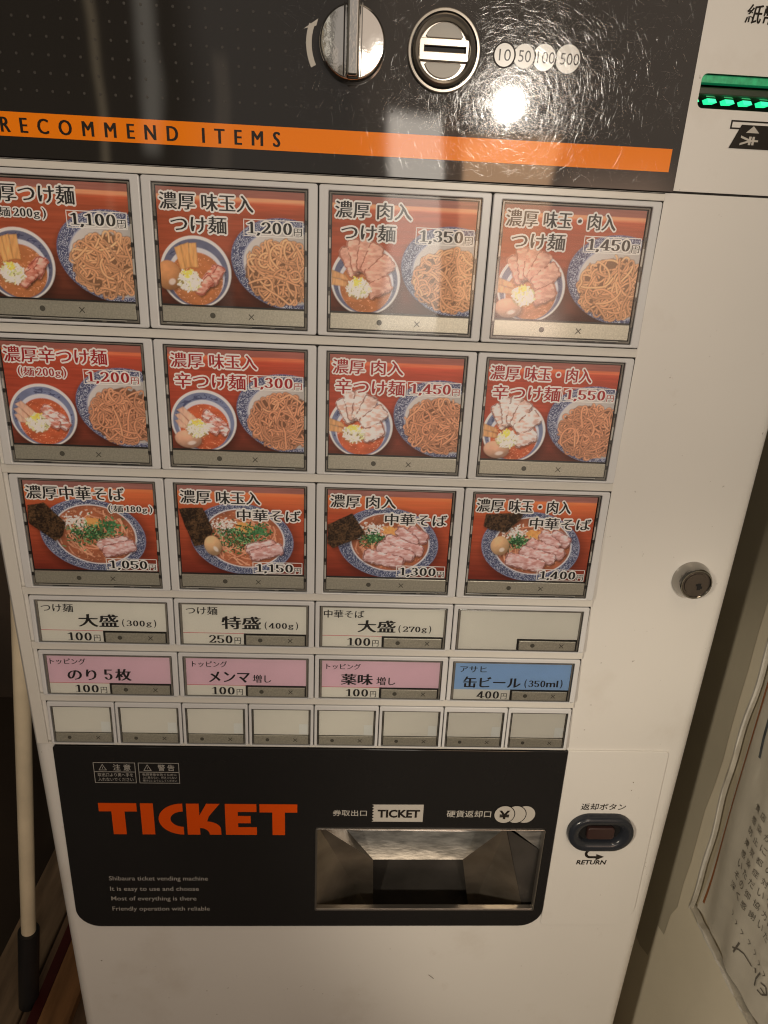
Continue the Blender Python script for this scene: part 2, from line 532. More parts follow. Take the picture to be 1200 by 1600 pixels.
class Pic:
    def __init__(s, seed):
        s.X, s.Z = np.meshgrid(GX, GZ); s.img = np.zeros(s.X.shape + (3,)); s.seed = seed
        s.rng = np.random.RandomState(seed); s.n = 0

    def noise(s, a, b, o=2):
        s.n += 1
        return lattice_noise((s.X, s.Z), a, b, s.seed * 50 + s.n, o)

    def fill(s, mk, col):
        c = np.asarray(col)
        if c.ndim == 1: c = c[None, None, :]
        s.img = s.img * (1 - mk[..., None]) + c * mk[..., None]

    def ell(s, cx, cz, rx, rz, rot=0):
        a = math.radians(rot); u = (s.X - cx) * math.cos(a) + (s.Z - cz) * math.sin(a); v = -(s.X - cx) * math.sin(a) + (s.Z - cz) * math.cos(a)
        return (np.sqrt((u / rx) ** 2 + (v / rz) ** 2) - 1) * min(rx, rz)

    def poly(s, P):
        d = np.full(s.X.shape, 1e9); ins = np.zeros(s.X.shape, bool)
        for i in range(len(P)):
            ax, az = P[i]; bx, bz = P[(i + 1) % len(P)]
            ex, ez = bx - ax, bz - az
            t = np.clip(((s.X - ax) * ex + (s.Z - az) * ez) / (ex * ex + ez * ez + 1e-9), 0, 1)
            d = np.minimum(d, np.hypot(s.X - ax - t * ex, s.Z - az - t * ez))
            c = ((az > s.Z) != (bz > s.Z))
            with np.errstate(divide='ignore', invalid='ignore'):
                xi = (bx - ax) * (s.Z - az) / (bz - az + 1e-12) + ax
            ins ^= c & (s.X < xi)
        return np.where(ins, -d, d)

    def slab(s, cx, cz, hl, hw, rot, r=2.0):
        a = math.radians(rot); u = (s.X - cx) * math.cos(a) + (s.Z - cz) * math.sin(a); v = -(s.X - cx) * math.sin(a) + (s.Z - cz) * math.cos(a)
        qx = np.abs(u) - hl + r; qy = np.abs(v) - hw + r
        return np.hypot(np.maximum(qx, 0), np.maximum(qy, 0)) + np.minimum(np.maximum(qx, qy), 0) - r, u, v

    @staticmethod
    def sm(d, w=.35): return np.clip(.5 - d / (2 * w), 0, 1)

    def stroke(s, P, w, col, clip=None, edge=.42):
        P = np.array(P)
        x0, z0 = P.min(0) - w - .5; x1, z1 = P.max(0) + w + .5
        i0, i1 = np.searchsorted(GX, [x0, x1]); j0, j1 = np.searchsorted(GZ, [z0, z1])
        if i1 - i0 < 1 or j1 - j0 < 1: return
        X, Z = s.X[j0:j1, i0:i1], s.Z[j0:j1, i0:i1]
        d = np.full(X.shape, 1e9)
        for (ax, az), (bx, bz) in zip(P[:-1], P[1:]):
            ex, ez = bx - ax, bz - az
            t = np.clip(((X - ax) * ex + (Z - az) * ez) / (ex * ex + ez * ez + 1e-9), 0, 1)
            d = np.minimum(d, np.hypot(X - ax - t * ex, Z - az - t * ez))
        mk = np.clip(.5 - (d - w) / .4, 0, 1)
        if clip is not None: mk = mk * clip[j0:j1, i0:i1]
        sh = edge + (1.12 - edge) * np.sqrt(np.clip(1 - (d / (w + .25)) ** 2, 0, 1))
        c = np.asarray(col)[None, None] * sh[..., None]
        t_ = s.img[j0:j1, i0:i1]
        s.img[j0:j1, i0:i1] = t_ * (1 - mk[..., None]) + c * mk[..., None]

    def scroll(s, mk, blue, white, sc=2.3, dens=.17):
        n = s.noise(sc, sc, 2); n2 = s.noise(sc * .6, sc * .6, 1)
        f = np.abs(((n * 5 + n2 * .8) % 1) - .5)
        lines = np.clip((dens - f) / .06, 0, 1)
        c = np.asarray(blue)[None, None] * (1 - lines[..., None]) + np.asarray(white)[None, None] * lines[..., None]
        s.fill(mk, c)


def mixc(a, b, t):
    t = t[..., None]; return np.asarray(a)[None, None] * (1 - t) + np.asarray(b)[None, None] * t


def ramp(t, stops):
    out = np.zeros(t.shape + (3,))
    xs = [q[0] for q in stops]
    for k in range(3): out[..., k] = np.interp(t, xs, [q[1][k] for q in stops])
    return out


def wood(p, base, band, topc, dark):
    c = ramp(p.Z, [(-30, dark), (-14, tuple(.5 * (a + b) for a, b in zip(dark, base))), (5, base), (27, base), (32.5, tuple(1.25 * v for v in base)), (34.2, band), (35.4, band), (36.2, topc), (41, topc)])
    g = p.noise(16, .9, 3); g2 = p.noise(30, 2.6, 2)
    c = c * (0.72 + .36 * g + .22 * g2)[..., None]
    p.img[:] = c


def onion(p, cx, cz, rx, rz, n=150, yuzu=(-1, 4)):
    C = [ink(h) for h in ('d9d3ac', 'efe9d2', 'c9c08a', 'b7b070', 'e6dfc4', 'f4f0e2')]
    p.fill(p.sm(p.ell(cx, cz - .6, rx, rz), 1.0), ink('8d7a48'))
    for k in range(n):
        r = math.sqrt(p.rng.rand()); a = p.rng.rand() * 6.283
        x, z = cx + r * rx * math.cos(a), cz + r * rz * math.sin(a)
        t = p.rng.rand() * 3.14; L = .5 + p.rng.rand() * 1.1
        p.stroke([(x - L * math.cos(t), z - L * math.sin(t)), (x + L * math.cos(t), z + L * math.sin(t))], .30 + .3 * p.rng.rand(),
                 np.array(C[p.rng.randint(len(C))]) * (.75 + .35 * p.rng.rand()), edge=.7)
    for k in range(26):
        x, z = cx + yuzu[0] + p.rng.randn() * 1.5, cz + yuzu[1] + p.rng.randn() * 1.1
        t = p.rng.rand() * 3.14
        p.stroke([(x, z), (x + 1.2 * math.cos(t), z + 1.2 * math.sin(t))], .42, np.array(ink('e0ae28')) * (.8 + .4 * p.rng.rand()), edge=.7)


def meat_slab(p, cx, cz, hl, hw, rot, fat, lean, edge, r=2.5):
    d, u, v = p.slab(cx, cz, hl, hw, rot, r)
    wob = (p.noise(2.2, 2.2, 2) - .5) * 1.6
    d = d + wob
    p.fill(p.sm(p.slab(cx + .5, cz - .9, hl, hw, rot, r)[0] + wob, .9) * .8, (.05, .02, .01))
    n = p.noise(3.2, 1.4, 3); c = mixc(lean, fat, np.clip((n - .3) * 2.4, 0, 1))
    c = c * (.86 + .28 * np.clip((v + hw) / (2 * hw), 0, 1))[..., None]
    p.fill(p.sm(d), c)
    rim = np.clip(1 - np.abs(d + .45) / .65, 0, 1) * (p.noise(2, 2) > .36)
    p.fill(rim * .95, edge)


def egg(p, cx, cz, rx, rz, rot, col):
    d = p.ell(cx, cz, rx, rz, rot)
    p.fill(p.sm(p.ell(cx + .7, cz - 1.2, rx, rz, rot), 1.2) * .6, (.04, .012, .006))
    t = np.clip(-d / min(rx, rz), 0, 1); l = np.clip(.55 + .45 * ((p.Z - cz) / rz * .7 - (p.X - cx) / rx * .4), .25, 1.1)
    c = np.asarray(col)[None, None] * ((.62 + .5 * np.sqrt(t)) * l + .16)[..., None]
    c = c * (.92 + .16 * p.noise(2, 2))[..., None]
    p.fill(p.sm(d), c)
    h = np.clip(1 - p.ell(cx + rx * .25, cz - rz * .42, rx * .22, rz * .16, rot + 20) / .8, 0, 1)
    p.fill(np.clip(h, 0, 1) * .55, ink('f6e6d0'))


def menma(p, quads, col):
    for k, Q in enumerate(quads):
        d = p.poly(Q)
        p.fill(p.sm(d + .3, 1.0) * .5, (.05, .02, .005))
        n = p.noise(1.0, 5.0, 2)
        p.fill(p.sm(d), np.asarray(col)[None, None] * (.72 + .5 * n)[..., None] * (1 - .22 * np.clip(1 + d / .9, 0, 1))[..., None])


def noodles(p, cx, cz, rx, rz, col, n=130):
    mk = p.sm(p.ell(cx, cz, rx, rz) + (p.noise(3, 3) - .5) * 3.5, .5)
    p.fill(mk, tuple(.36 * c for c in col))
    for k in range(n):
        r = math.sqrt(p.rng.rand()) * .98; a = p.rng.rand() * 6.283
        x, z = cx + r * rx * math.cos(a), cz + r * rz * math.sin(a)
        h = p.rng.rand() * 6.283; cv = p.rng.randn() * .10
        if p.rng.rand() < .22: cv = .30 * (1 if p.rng.rand() < .5 else -1)
        P = [(x, z)]
        for j in range(int(14 + p.rng.rand() * 16)):
            cv = cv * .95 + p.rng.randn() * .022; h += cv
            x += .85 * math.cos(h); z += .85 * math.sin(h)
            e = ((x - cx) / rx) ** 2 + ((z - cz) / rz) ** 2
            if e > 1.0: h += .5 * (1 if math.sin(math.atan2(cz - z, cx - x) - h) > 0 else -1)
            if e > 1.22: break
            P.append((x, z))
        if len(P) < 3: continue
        lit = .72 + .48 * p.rng.rand() + .12 * (P[0][1] - cz) / rz
        p.stroke(P, .98, np.array(col) * .22, clip=np.full(p.X.shape, .42), edge=1.0)
        p.stroke(P, .60, np.array(col) * lit, edge=.45)


def tsukemen(seed, spicy, egg_, fan, dx=0.0):
    p = Pic(seed)
    if spicy:
        wood(p, ink('9c3a16'), ink('c0602e'), ink('91523f'), ink('5f2a16'))
    else:
        wood(p, ink('98441a'), ink('d08450'), ink('8c5440'), ink('47200f'))
    # big noodle bowl
    B = p.ell(36, -3, 37, 27.5, -12)
    p.fill(p.sm(p.ell(36.5, -5.5, 38, 28, -12), 2.5) * .6, (.02, .006, .003))
    blue, wht = ink('41456a'), ink('a5a2a4')
    p.scroll(p.sm(B), blue, wht)
    p.fill(np.clip(1 - np.abs(B + .3) / .5, 0, 1) * .7, ink('555c86'))
    I = p.ell(37, -4.5, 30.5, 22.5, -12)
    p.fill(p.sm(I), np.asarray(ink('bfb09e'))[None, None] * (.92 - .25 * np.clip((p.X - 6) / 40, 0, 1))[..., None])
    p.fill(np.clip(1 - np.abs(I) / .7, 0, 1) * .6, ink('7a80a0'))
    noodles(p, 32, -8.0, 23.5, 19.0, ink('bd8656') if not spicy else ink('b87c52'))
    # soup bowl
    cx, cz = -23.7 + dx, -9.7
    p.fill(p.sm(p.ell(cx + 2, cz - 3, 23, 22), 3) * .6, (.02, .006, .003))
    p.fill(p.sm(p.ell(cx, cz, 22.7, 22)), np.asarray(ink('d9d2c6'))[None, None] * (.80 + .2 * np.clip((p.Z - cz) / 22 + .5, 0, 1))[..., None])
    bd = p.ell(cx - .1, cz - .4, 21.2, 20.6)
    p.fill(p.sm(bd), np.asarray(ink('616c8c' if spicy else '585b76'))[None, None] * (.85 + .3 * p.noise(6, 6))[..., None])
    ring = p.sm(bd + 1.2) * p.sm(-(p.ell(cx, cz - 2, 18, 17.6)))
    n = p.noise(3.5, 1.6, 2); cl = np.clip((.10 - np.abs(n - .56)) / .05, 0, 1) * (p.noise(9, 9) > .47)
    p.fill(ring * cl * .8, ink('2e3560'))
    so = p.ell(cx + .2, cz - 2.2, 18.2, 17.3)
    p.fill(p.sm(so), ink('b7b0b0'))
    s2 = p.ell(cx + .3, cz - 4.2, 17.0, 16.4)
    soup = ink('b0511f') if spicy else ink('a8642c')
    p.fill(p.sm(s2), np.asarray(soup)[None, None] * (.72 + .5 * p.noise(5, 3, 3))[..., None])
    p.fill(p.sm(s2) * (p.noise(1.3, .9) > .74) * .5, ink('e0a070'))
    if fan:
        fat, lean, ed = (ink('d2c2b2'), ink('b89078'), ink('6a3218')) if spicy else (ink('cb9c7e'), ink('b27c60'), ink('86462c'))
        for ang, L, hl, hw in ((118, 17, 9.5, 4.0), (101, 19, 10.5, 4.2), (84, 20, 10.5, 4.4), (66, 18.5, 10, 5), (40, 17, 10, 5.6)):
            a = math.radians(ang)
            meat_slab(p, cx - 3.5 + L * math.cos(a) * .95, cz - 4 + L * math.sin(a), hl, hw, ang, fat, lean, ed)
        meat_slab(p, cx + 9, cz - 4, 8.5, 5.0, 25, fat, lean, ed)
        menma(p, [[(-46, -4), (-37, -7), (-34.5, -10.5), (-46, -9)], [(-46, -8.5), (-36, -11), (-35.5, -14.5), (-46, -13.5)]], ink('c08a50'))
    elif spicy:
        menma(p, [[(cx - 18.5, cz + 7.5), (cx - 14, cz + 10), (cx - 4, cz + 1), (cx - 8, cz - 2)], [(cx - 20, cz + 4), (cx - 16, cz + 5.5), (cx - 7, cz - 4), (cx - 11, cz - 7)], [(cx - 20, cz + 0), (cx - 17, cz + 1), (cx - 10, cz - 6), (cx - 17, cz - 5)]], ink('c99a78'))
        for q in ((7, 1, 9, 3.6, -35), (10, -3.5, 8, 3.4, -35), (4, -4, 7, 3.2, -30)):
            meat_slab(p, cx + q[0], cz + q[1], q[2], q[3], q[4], ink('d6c0b0'), ink('b06a50'), ink('8a3a22'), 1.6)
    else:
        menma(p, [[(cx - 13, cz + 14.5), (cx - 8.5, cz + 16.5), (cx - 6, cz + 2), (cx - 9.5, cz + 1)], [(cx - 8.8, cz + 16.3), (cx - 4, cz + 18), (cx - 3, cz + 3), (cx - 6.5, cz + 2)], [(cx - 4, cz + 17.5), (cx + 1, cz + 18), (cx + 1.8, cz + 3), (cx - 3, cz + 3)]], ink('c98f48'))
        for q in ((9, -3, 8.5, 3.8, 48), (13, -1.5, 7, 3.2, 55), (5, -8, 7, 3.5, 42)):
            meat_slab(p, cx + q[0], cz + q[1], q[2], q[3], q[4], ink('cf9c80'), ink('b06448'), ink('8a3a24'), 1.6)
    if egg_:
        if spicy: egg(p, cx - 11.5, cz - 13.2, 9.4, 6.4, -8, ink('d8a078'))
        elif fan: egg(p, cx - 14, cz - 13.5, 9.0, 6.2, -5, ink('d8a078'))
        else: egg(p, cx - 17.5, cz - 2.5, 8.2, 9.2, 10, ink('cf8c4c'))
    onion(p, cx - 4.5, cz - 5.3, 7.6, 6.0)
    return p.img


def soba(seed, egg_, many, nori):
    p = Pic(seed)
    wood(p, ink('a04216'), ink('c06a30'), ink('8e5a4a'), ink('6e2410'))
    p.fill(np.clip((p.Z - 20) / 10, 0, 1) * np.clip((36 - p.Z) / 1.2, 0, 1) * .55, ink('c46a26'))
    p.fill(p.sm(p.ell(2, -4, 40, 30), 3) * .5, (.03, .006, .003))
    B = p.ell(0, -1.5, 38.5, 28.5, -8)
    p.scroll(p.sm(B), ink('3a4468'), ink('9a9ca6'), 2.0, .16)
    p.fill(np.clip(1 - np.abs(B + .3) / .5, 0, 1) * .8, ink('70789a'))
    I = p.ell(1.5, -.8, 29.5, 23.0, -8)
    p.fill(p.sm(I - .8), ink('c4bcb4'))
    sp = np.asarray(ink('98552f'))[None, None] * (.62 + .7 * p.noise(7, 4, 3))[..., None]
    p.fill(p.sm(I), sp)
    clip = p.sm(I + 1)
    for k in range(46):      # noodles half under the soup
        a = p.rng.rand() * 6.283; r = .35 + .6 * p.rng.rand()
        x, z = 1.5 + 27 * r * math.cos(a), -.8 + 20 * r * math.sin(a); h = a + 1.57 + p.rng.randn() * .3; P = [(x, z)]
        for j in range(12):
            h += p.rng.randn() * .12 + .05; x += .9 * math.cos(h); z += .9 * math.sin(h); P.append((x, z))
        p.stroke(P, .55, np.array(ink('c98860')) * (.65 + .4 * p.rng.rand()), clip, edge=.6)
    p.fill(clip * (p.noise(1.6, 1.2) > .70) * .35, ink('d8a070'))
    # chopped onion and yuzu
    for k in range(120):
        x, z = -12 + p.rng.randn() * 5.5, 9 + p.rng.randn() * 3.4
        p.stroke([(x, z), (x + p.rng.randn() * .7, z + p.rng.randn() * .5)], .55, np.array(ink(('d8cfb8', 'c9a890', 'e4dcca')[k % 3])) * (.7 + .4 * p.rng.rand()), clip, edge=.7)
    p.fill(p.sm(p.ell(2, 8.5, 7, 4.0, -15) + (p.noise(2, 2) - .5) * 3), np.asarray(ink('c98a3c'))[None, None] * (.7 + .6 * p.noise(1.2, 1.2))[..., None])
    # greens
    gx, gz, gs = ((-1, -1, 1.15) if not many else (-11, 1, .55))
    for k in range(int(230 * gs) + 60):
        x, z = gx + p.rng.randn() * 8.5 * gs, gz + p.rng.randn() * 4.2 * gs + (2.2 if x_pos(p, k) else 0)
        t = p.rng.rand() * 3.14; L = .8 + p.rng.rand() * 1.4
        p.stroke([(x, z), (x + L * math.cos(t), z + L * math.sin(t))], .42, np.array(ink(('2f5a2c', '3f6c38', '234a26', '6c9058', '1f3a1e')[p.rng.randint(5)])) * (.7 + .6 * p.rng.rand()), edge=.6)
    if not many:
        for k in range(60):
            x, z = 13 + p.rng.randn() * 4.0, 6 + p.rng.randn() * 3.2; t = p.rng.rand() * 3.14
            p.stroke([(x, z), (x + 1.6 * math.cos(t), z + 1.6 * math.sin(t))], .6, np.array(ink(('2f5a30', '3a6a3a', '50804a')[k % 3])) * (.7 + .5 * p.rng.rand()), edge=.6)
    fat, lean, ed = ink('c9aa9c'), ink('ac7868'), ink('6f3526')
    if many:
        for q in ((22, 6, 9, 5.2, -32), (14, 4.5, 10, 4.6, -38), (12, -3, 16, 5.0, -20), (6, -8, 15, 5.0, -17), (-3, -14.5, 16, 5.6, -12)):
            meat_slab(p, *q, fat, lean, ed, 3.5)
    else:
        meat_slab(p, 14, -7, 12, 4.5, 12, fat, lean, ed, 3.5)
        meat_slab(p, 18, -11.5, 13, 5.0, 16, fat, lean, ed, 3.5)
    d = p.poly(nori)
    p.fill(p.sm(p.poly([(x + 1, z - 1.6) for x, z in nori]), 1.5) * .5, (.02, .006, .004))
    nn = p.noise(1.0, 1.0, 3); n3 = p.noise(4, 4, 2)
    p.fill(p.sm(d + (p.noise(2.5, 2.5) - .5) * .8), mixc(ink('2a1c10'), ink('6b4a28'), np.clip(nn * 1.6 - .55 + (n3 - .5) * .8, 0, 1)))
    if egg_: egg(p, *egg_, ink('dca870'))
    return p.img


def x_pos(p, k): return k % 3 == 0


def picture(mb, img):
    ny, nx = img.shape[:2]
    V = np.zeros((ny * nx, 3)); X, Z = np.meshgrid(GX, GZ)
    V[:, 0] = X.ravel() / 1000; V[:, 2] = Z.ravel() / 1000
    mb.pic = (len(mb.V), img.reshape(-1, 3))
    idx = np.arange(ny * nx).reshape(ny, nx)
    F = np.stack([idx[:-1, :-1], idx[:-1, 1:], idx[1:, 1:], idx[1:, :-1]], -1).reshape(-1, 4)
    mb.add(V.tolist(), F.tolist(), M_PRINT)


def bake_print(o, mb):
    s, col = mb.pic
    g = col.mean(1, keepdims=True); bl = np.clip((col[:, 2:3] - np.maximum(col[:, 0:1], col[:, 1:2])) / (g + 1e-4) * 3, 0, 1)
    col = col * (1 - .42 * bl) + g * .42 * bl * .9
    a = o.data.color_attributes.new('print', 'FLOAT_COLOR', 'POINT')
    arr = np.ones((len(o.data.vertices), 4), dtype=np.float32); arr[s:s + len(col), :3] = np.clip(np.where(col > 0, (col * 1.30) ** 1.10, 0), 0.003, .92)
    a.data.foreach_set('color', arr.ravel())


# ------------------------------------------------------------------ tagging
def tag(o, label=None, cat=None, group=None, kind=None):
    if label: o['label'] = label
    if cat: o['category'] = cat
    if group: o['group'] = group
    if kind: o['kind'] = kind
    return o


def empty(name, loc):
    o = bpy.data.objects.new(name, None); SC.collection.objects.link(o)
    o.empty_display_size = 0.1; o.location = loc
    return o


# ------------------------------------------------------------------ the room around the machine
WALLX = 0.40
mb = MB()
mb.box(-3, 3, -3.5, 2.0, -0.1, FLOOR, mat('dark floor', (0.05, 0.036, 0.026), 0.5, var=(3, .35)))
o = mb.build('floor'); tag(o, kind='structure')

mb = MB()
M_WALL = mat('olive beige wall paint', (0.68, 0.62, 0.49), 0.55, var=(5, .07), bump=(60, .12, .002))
M_WALLD = mat('darker wall band', (0.43, 0.39, 0.30), 0.5, var=(5, .10), bump=(60, .12, .002))
# the side wall: its deeper band is a darker olive with a ragged lower end
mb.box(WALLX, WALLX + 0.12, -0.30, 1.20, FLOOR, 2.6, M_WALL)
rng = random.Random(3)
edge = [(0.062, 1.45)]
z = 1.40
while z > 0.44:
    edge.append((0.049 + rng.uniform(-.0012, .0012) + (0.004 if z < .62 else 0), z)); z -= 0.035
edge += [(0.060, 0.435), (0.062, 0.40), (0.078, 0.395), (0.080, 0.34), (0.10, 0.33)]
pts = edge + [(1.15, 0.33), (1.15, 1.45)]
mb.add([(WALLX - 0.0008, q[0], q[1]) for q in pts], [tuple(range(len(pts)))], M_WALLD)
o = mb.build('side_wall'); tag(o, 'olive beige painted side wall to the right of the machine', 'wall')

mb = MB()
mb.box(-2.0, WALLX - 0.002, 1.0, 1.1, FLOOR, 2.6, mat('dark brown wall', (0.045, 0.032, 0.022), 0.6, var=(2.5, .5), bump=(20, .2, .004)))
o = mb.build('back_wall'); tag(o, 'dark brown back wall behind the machine and the pole', 'wall')

# wooden step the machine stands on: planks running into the depth
M_WOOD1 = mat('worn grey brown plank', (0.235, 0.165, 0.105), 0.45, var=(16, .45), bump=(40, .3, .003), stretch=(3.2, .45, 3))
M_WOOD2 = mat('worn brown plank', (0.20, 0.128, 0.080), 0.45, var=(18, .45), bump=(40, .3, .003), stretch=(3.4, .4, 3))
step = empty('wooden_step', (0.0, 0.2, FLOOR))
for x0, x1, mm_ in ((-0.4575, -0.3935, M_WOOD1), (-0.3905, -0.300, M_WOOD2), (-0.297, -0.14, M_WOOD2), (-0.137, 0.03, M_WOOD1), (0.033, 0.20, M_WOOD2), (0.203, 0.396, M_WOOD1)):
    mb = MB()
    V, F = plate(rr(x0, x1, FLOOR + .003, STEP, .002, 3), [], 0, 1.1)
    mb.add([(v[0], v[1] - 0.1, v[2]) for v in V], F, mm_)
    o = mb.build('plank', step, (0, -0.2, 0))
tag(step, 'low step of worn brown planks under the pole and the machine', 'step')

mb = MB()
mb.box(-0.376, -0.3625, -0.05, 0.75, STEP + .0005, STEP + 0.012, mat('dark red paint', (0.075, 0.010, 0.008), 0.45, var=(12, .3)))
o = mb.build('red_batten'); tag(o, 'dark red painted batten lying on the planks beside the machine', 'batten')
mb = MB()
mb.box(-0.361, -0.322, -0.05, 0.75, STEP + .0005, STEP + 0.014, mat('orange brown wood', (0.30, 0.150, 0.062), 0.45, var=(14, .4), bump=(40, .3, .002), stretch=(4, .5, 3)))
o = mb.build('wood_board'); tag(o, 'orange brown wooden board between red batten and machine', 'board')


# pole leaning on the machine's left side
def tube(mb, a, b, r0, r1, m, n=28, cap=True):
    a, b = Vector(a), Vector(b); d = (b - a).normalized()
    u = d.cross(Vector((0, 1, 0))).normalized(); v = d.cross(u)
    V = []
    K = 10
    for j in range(K + 1):
        t = j / K; c = a.lerp(b, t); r = r0 + (r1 - r0) * t
        for k in range(n):
            q = 2 * math.pi * k / n; V.append(c + (u * math.cos(q) + v * math.sin(q)) * r)
    F = [(j * n + k, j * n + (k + 1) % n, (j + 1) * n + (k + 1) % n, (j + 1) * n + k) for j in range(K) for k in range(n)]
    if cap: F += [tuple(range(n))[::-1], tuple(range(K * n, K * n + n))]
    mb.add(V, F, m)


pole = empty('broom_handle', (-0.388, 0.15, STEP))
pl = (-0.388, 0.15, STEP)
P0, P1, P2 = Vector((-0.3885, 0.15, STEP + .001)), Vector((-0.3685, 0.15, -0.870 + ZO)), Vector((-0.2510, 0.15, 0.060 + ZO))
mb = MB(); tube(mb, P1 - (P2 - P1) * .02, P2, 0.0086, 0.0086, mat('cream painted pole', (0.74, 0.64, 0.46), 0.35, var=(14, .16), bump=(70, .1, .001)))
o = mb.build('shaft', pole, tuple(-Vector(pl)), autosmooth=50)
mb = MB(); tube(mb, P0, P1, 0.0122, 0.0126, mat('black rubber grip', (0.012, 0.012, 0.013), 0.45, bump=(90, .15, .001)))
o = mb.build('grip', pole, tuple(-Vector(pl)), autosmooth=50)
tag(pole, 'cream coloured pole with black rubber grip leaning against the machine', 'pole')


# ------------------------------------------------------------------ notice on the side wall
def on_wall(o_mb, y_shift=0.0):
    """local x -> towards the viewer (-Y), z up, depth y -> off the wall"""
    o_mb.map(lambda v: (WALLX - 0.0016 + v[1], -v[0], v[2] + ZO))


notice = empty('wall_notice', (WALLX, -0.08, ZO - 0.664))
NL = (-WALLX, 0.08, -(ZO - 0.664))
M_PAPER = mat('grey white paper', (0.66, 0.63, 0.57), 0.5, var=(22, .08))
mb = MB()
# the paper sheet, buckled in tall soft folds
nx, nz = 60, 60
V = []; X0, X1, Z0, Z1 = -0.0185, 0.200, -0.660, -0.300
for j in range(nz + 1):
    for i in range(nx + 1):
        u, v = i / nx, j / nz
        x = X0 + (X1 - X0) * u; zz = Z0 + (Z1 - Z0) * v
        b = 0.0022 * math.sin(14 * u + 3 * v + 1.5 * math.sin(5 * v)) * (0.4 + .6 * (1 - v)) + 0.0012 * math.sin(37 * u + 5 * v)
        V.append((x, -0.0030 + b, zz))
F = [(j * (nx + 1) + i, j * (nx + 1) + i + 1, (j + 1) * (nx + 1) + i + 1, (j + 1) * (nx + 1) + i) for j in range(nz) for i in range(nx)]
mb.add(V, F, M_PAPER)


def buckle(x, zz):
    u, v = (x - X0) / (X1 - X0), (zz - Z0) / (Z1 - Z0)
    return -0.0030 + 0.0022 * math.sin(14 * u + 3 * v + 1.5 * math.sin(5 * v)) * (0.4 + .6 * (1 - v)) + 0.0012 * math.sin(37 * u + 5 * v)


st = len(mb.V)
M_BRN = mat('brown orange line', (0.33, 0.115, 0.035), 0.5)
for j in range(30):
    za, zb = -0.648 + j * .0115, -0.648 + (j + 1) * .0115
    mb.add([(-0.0152, buckle(-.0152, za) - .0004, za), (-0.0128, buckle(-.0128, za) - .0004, za), (-0.0128, buckle(-.0128, zb) - .0004, zb), (-0.0152, buckle(-.0152, zb) - .0004, zb)], [(0, 1, 2, 3)], M_BRN)
M_BRUSH = mat('brush ink', (0.055, 0.052, 0.05), 0.5)
M_BRUSH2 = mat('printed ink', (0.13, 0.12, 0.105), 0.5)
M_BLUEB = mat('blue grey brush paint', (0.075, 0.088, 0.105), 0.5, var=(60, .5))
LINES = [('貴店の', -.4873), ('感染が', -.5014), ('防止に', -.5148), ('東京都の', -.5286), ('感染症対策', -.5420), ('いただいて', -.5550), ('その御協力に', -.5683), ('深く感謝いた', -.5818)]
for t_, z_ in LINES:
    for k, ch in enumerate(t_):
        n0 = len(mb.V)
        text(mb, ch, ((.0172 + k * 0.0101), .0172 + k * 0.0101 + .0066, z_ - .0039, z_ + .0039), 0, M_BRUSH2, 0.0)
        mb.V[n0:] = [(v[0], buckle(v[0], v[2]) - .0006, v[2]) for v in mb.V[n0:]]


def brush(P, w, m):
    for p, q in zip(P[:-1], P[1:]):
        d = Vector((q[0] - p[0], q[1] - p[1])); n_ = Vector((-d.y, d.x)).normalized() * w / 2
        c = [(p[0] + n_.x, p[1] + n_.y), (q[0] + n_.x, q[1] + n_.y), (q[0] - n_.x, q[1] - n_.y), (p[0] - n_.x, p[1] - n_.y)]
        mb.add([(a, buckle(a, b_) - .0007, b_) for a, b_ in c], [(0, 1, 2, 3)], m)


for P, w in (([(.0455, -.6301), (.0510, -.6250), (.0567, -.6229)], .0016), ([(.0500, -.6180), (.0480, -.6330)], .0018), ([(.0567, -.6229), (.0678, -.6238)], .0012), ([(.0720, -.6195), (.0745, -.6225)], .0020),
             ([(.0790, -.6160), (.0770, -.6260), (.0783, -.6333)], .0017), ([(.0827, -.6230), (.0880, -.6205), (.0911, -.6260), (.0870, -.6320), (.0820, -.6330)], .0015), ([(.0840, -.6275), (.0900, -.6280)], .0013)):
    brush(P, w, M_BRUSH2)
for k in range(7):
    x_ = .030 + .0085 * k; z_ = -.6010 - .0015 * k
    brush([(x_, z_), (x_ + .003, z_ - .002), (x_ + .001, z_ - .005)], .0006, M_BRUSH2)
for P, w in (([(-.004, -.300), (.000, -.345), (-.0012, -.405), (.0004, -.428), (.0030, -.447)], .0026), ([(.006, -.300), (.0120, -.352), (.0200, -.39)], .010), ([(.0005, -.385), (.0080, -.410)], .004)):
    brush(P, w, M_BLUEB)
mb_p = mb; on_wall(mb_p)
o = mb_p.build('paper', notice, NL, smooth=True)
mb = MB()
# clear film sleeve with a whitish welded edge
M_WELD = mat('white film edge', (0.62, 0.59, 0.53), 0.3, var=(50, .12))
V = []
for j in range(31):
    zz = -0.6655 + j * .0122
    for i in range(21):
        x = -0.0245 + i * .0115
        V.append((x, -0.0078 + 0.0012 * math.sin(9 * x / .2 + j * .4) + 0.0008 * math.sin(x * 160 + j), zz))
F = [(j * 21 + i, j * 21 + i + 1, (j + 1) * 21 + i + 1, (j + 1) * 21 + i) for j in range(30) for i in range(20)]
mb.add(V, F, clear_mat('film', (0.97, 0.96, 0.93), 0.15, 1.4, 0.35, scr=(60, .5)))
on_wall(mb)
o = mb.build('film', notice, NL, smooth=True)
mb = MB()
zz = -0.6662
V = []; F = []
rng = random.Random(5)
for i in range(33):
    x = -0.0250 + i * .0072; h = .0030 + rng.uniform(-.0006, .0006); dy = rng.uniform(-.0008, .0008)
    V += [(x, -0.0015, zz), (x, -0.0085 + dy, zz + .0006), (x, -0.0085 + dy, zz + h), (x, -0.0015, zz + h)]
